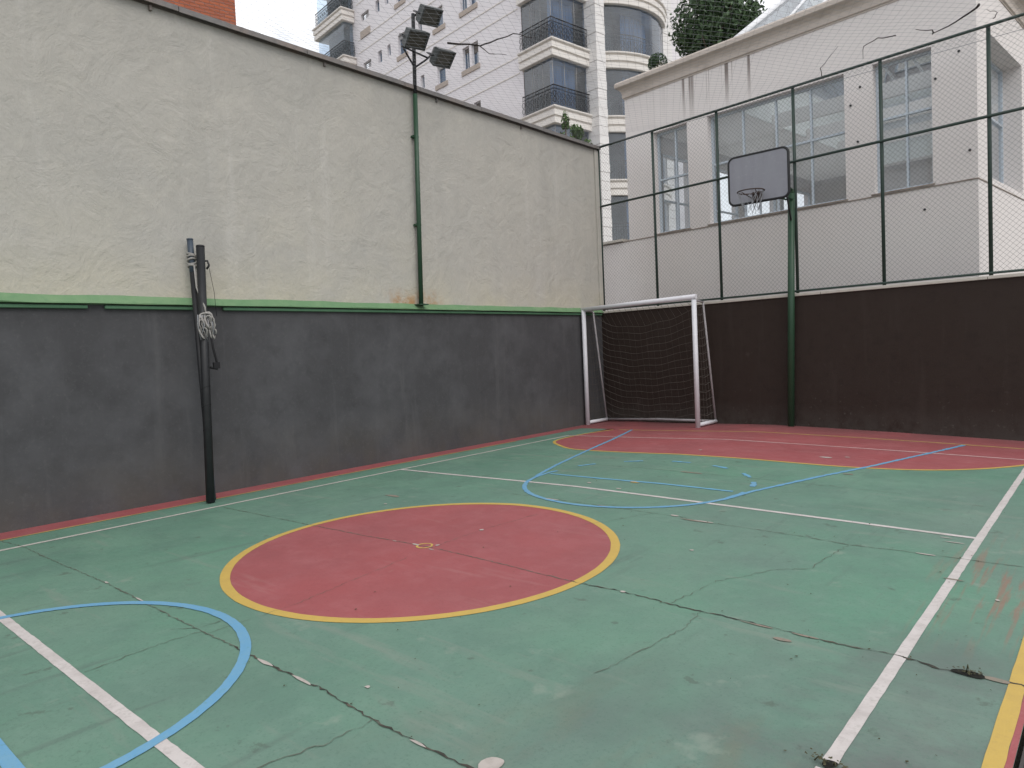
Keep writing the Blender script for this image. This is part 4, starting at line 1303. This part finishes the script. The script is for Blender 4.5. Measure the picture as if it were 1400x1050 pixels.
# shrub tips rising behind the left wall end
sh = thing('slender_shrub', 'bright green leafy shrub tip rising over the far end of the cream wall', 'shrub', (-3.83, 5.6, -.14))
b = MB()
trunk(b, (-3.83, 5.6, -.14), (-3.85, 5.62, 7.9), .06, .015, 5)
for (dx, dy, z) in ((.15, .2, 7.6), (.32, .1, 7.45), (-.1, .1, 7.3), (.42, .3, 7.15)):
    b.tube([V((-3.83, 5.6, 6.6)), V((-3.83 + dx * .6, 5.6 + dy * .6, z - .3)), V((-3.83 + dx, 5.6 + dy, z))], [.02, .012, .005], 5)
b.build('trunk', M['bark'], sh)
b = MB()
for (dx, dy, z, r_, h_) in ((0, 0, 7.85, .13, .32), (.16, .2, 7.5, .17, .26), (.36, .12, 7.45, .16, .2), (-.14, .05, 7.4, .17, .2), (.48, .32, 7.15, .16, .14), (.1, .1, 7.1, .4, .35), (.2, .1, 6.6, .5, .5)):
    c_ = leafcloud(260, (-3.83 + dx, 5.6 + dy, z), (r_, r_, h_), .055, seed=int(z * 100), lumps=4, shell=.2)
    b.add(c_.v, c_.f)
b.build('crown', M['leaf_b'], sh, kind='stuff')
def topiary(label, a, o, z, r, seed):
    p = FB(a, o, 0)
    t = thing('topiary_ball', label, 'shrub', (p.x, p.y, 6.45), 'clipped shrubs on the pavilion roof')
    MB().tube([V((p.x, p.y, 6.452)), V((p.x, p.y, 6.75)), V((p.x, p.y, 6.80))], [.16, .22, .235], 14).build('pot', M['pot'], t)
    MB().tube([V((p.x, p.y, 6.80)), V((p.x, p.y, z))], .02, 6).build('trunk', M['bark'], t)
    leafcloud(3600, (p.x, p.y, z), (r, r, r), .022, seed=seed, lumps=1, shell=.8).build('crown', M['ball'], t, kind='stuff')
topiary('clipped round green ball at the left end of the pavilion cornice', .28, 2.95, 7.36, .225, 11)
topiary('low clipped shrub just right of the roof ball, beneath the big tree', .83, 3.1, 7.16, .20, 12)

# weeds growing out of the court joints
def weed(label, x, y, n, h, seed):
    rnd = random.Random(seed)
    b = MB()
    z = H(x, y) + .012
    for i in range(n):
        a = rnd.uniform(0, 6.3)
        l = h * rnd.uniform(.4, 1)
        p0 = V((x + rnd.uniform(-.05, .05), y + rnd.uniform(-.02, .02), z))
        p1 = p0 + V((math.cos(a) * l * .4, math.sin(a) * l * .4, l * .55))
        p2 = p0 + V((math.cos(a) * l, math.sin(a) * l, l * .35))
        b.tube([p0, p1, p2], [.0035, .0025, .001], 4)
    for i in range(46):
        p = V((x + rnd.gauss(0, .035), y + rnd.gauss(0, .016), z + rnd.uniform(0, .010)))
        s = rnd.uniform(.003, .009)
        a = rnd.uniform(0, 6.3)
        t = V((math.cos(a), math.sin(a), rnd.uniform(-.3, .3))) * s
        u = V((-math.sin(a), math.cos(a), rnd.uniform(-.3, .6))) * s * .6
        b.add([p - t, p + u, p + t, p - u], [(0, 1, 2, 3)])
    o = b.build('weed_tuft', M['weed'])
    o['kind'] = 'stuff'
    return top(o, label, 'weed')
weed('dark weedy debris in the hole beside the right sideline', 7.43, -7.055, 1, .10, 6)
weed('dry weed debris at the near end of the right sideline', 7.17, -8.085, 2, .04, 2)

# small dry flakes and grit blown over the court
rnd = random.Random(21)
b = MB()
for i in range(260):
    q = rnd.random()
    if q < .35:
        x, y = rnd.uniform(3.5, 7.6), rnd.uniform(-9.0, -3.0)
    elif q < .55:
        x, y = rnd.uniform(.02, .12) if rnd.random() < .7 else rnd.uniform(.1, .8), rnd.uniform(-9, 1)
    elif q < .72:
        x, y = rnd.uniform(.3, 7.6), FB(0, rnd.uniform(1.1, 1.27), 0).y - 0.0
        y = (1.285 - rnd.uniform(.01, .12) - x * .101) / .995
    elif q < .88:
        x, y = rnd.uniform(4.5, 7.6), rnd.choice((-7.05, -5.28, -8.86)) + rnd.gauss(0, .03)
    else:
        x, y = rnd.uniform(6.9, 7.6), rnd.uniform(-9, -4)
    z = H(x, y) + .006
    sz = rnd.uniform(.003, .009)
    a = rnd.uniform(0, 6.3)
    t = V((math.cos(a), math.sin(a), rnd.uniform(-.15, .15))) * sz
    u = V((-math.sin(a), math.cos(a), rnd.uniform(-.1, .4))) * sz * rnd.uniform(.35, .8)
    p = V((x, y, z))
    b.add([p - t, p + u, p + t + V((0, 0, .002)), p - u], [(0, 1, 2), (0, 2, 3)])
o = b.build('leaf_litter', M['weed'], kind='stuff')
top(o, 'scattered dry leaf flakes and grit on the court paint', 'leaf litter')
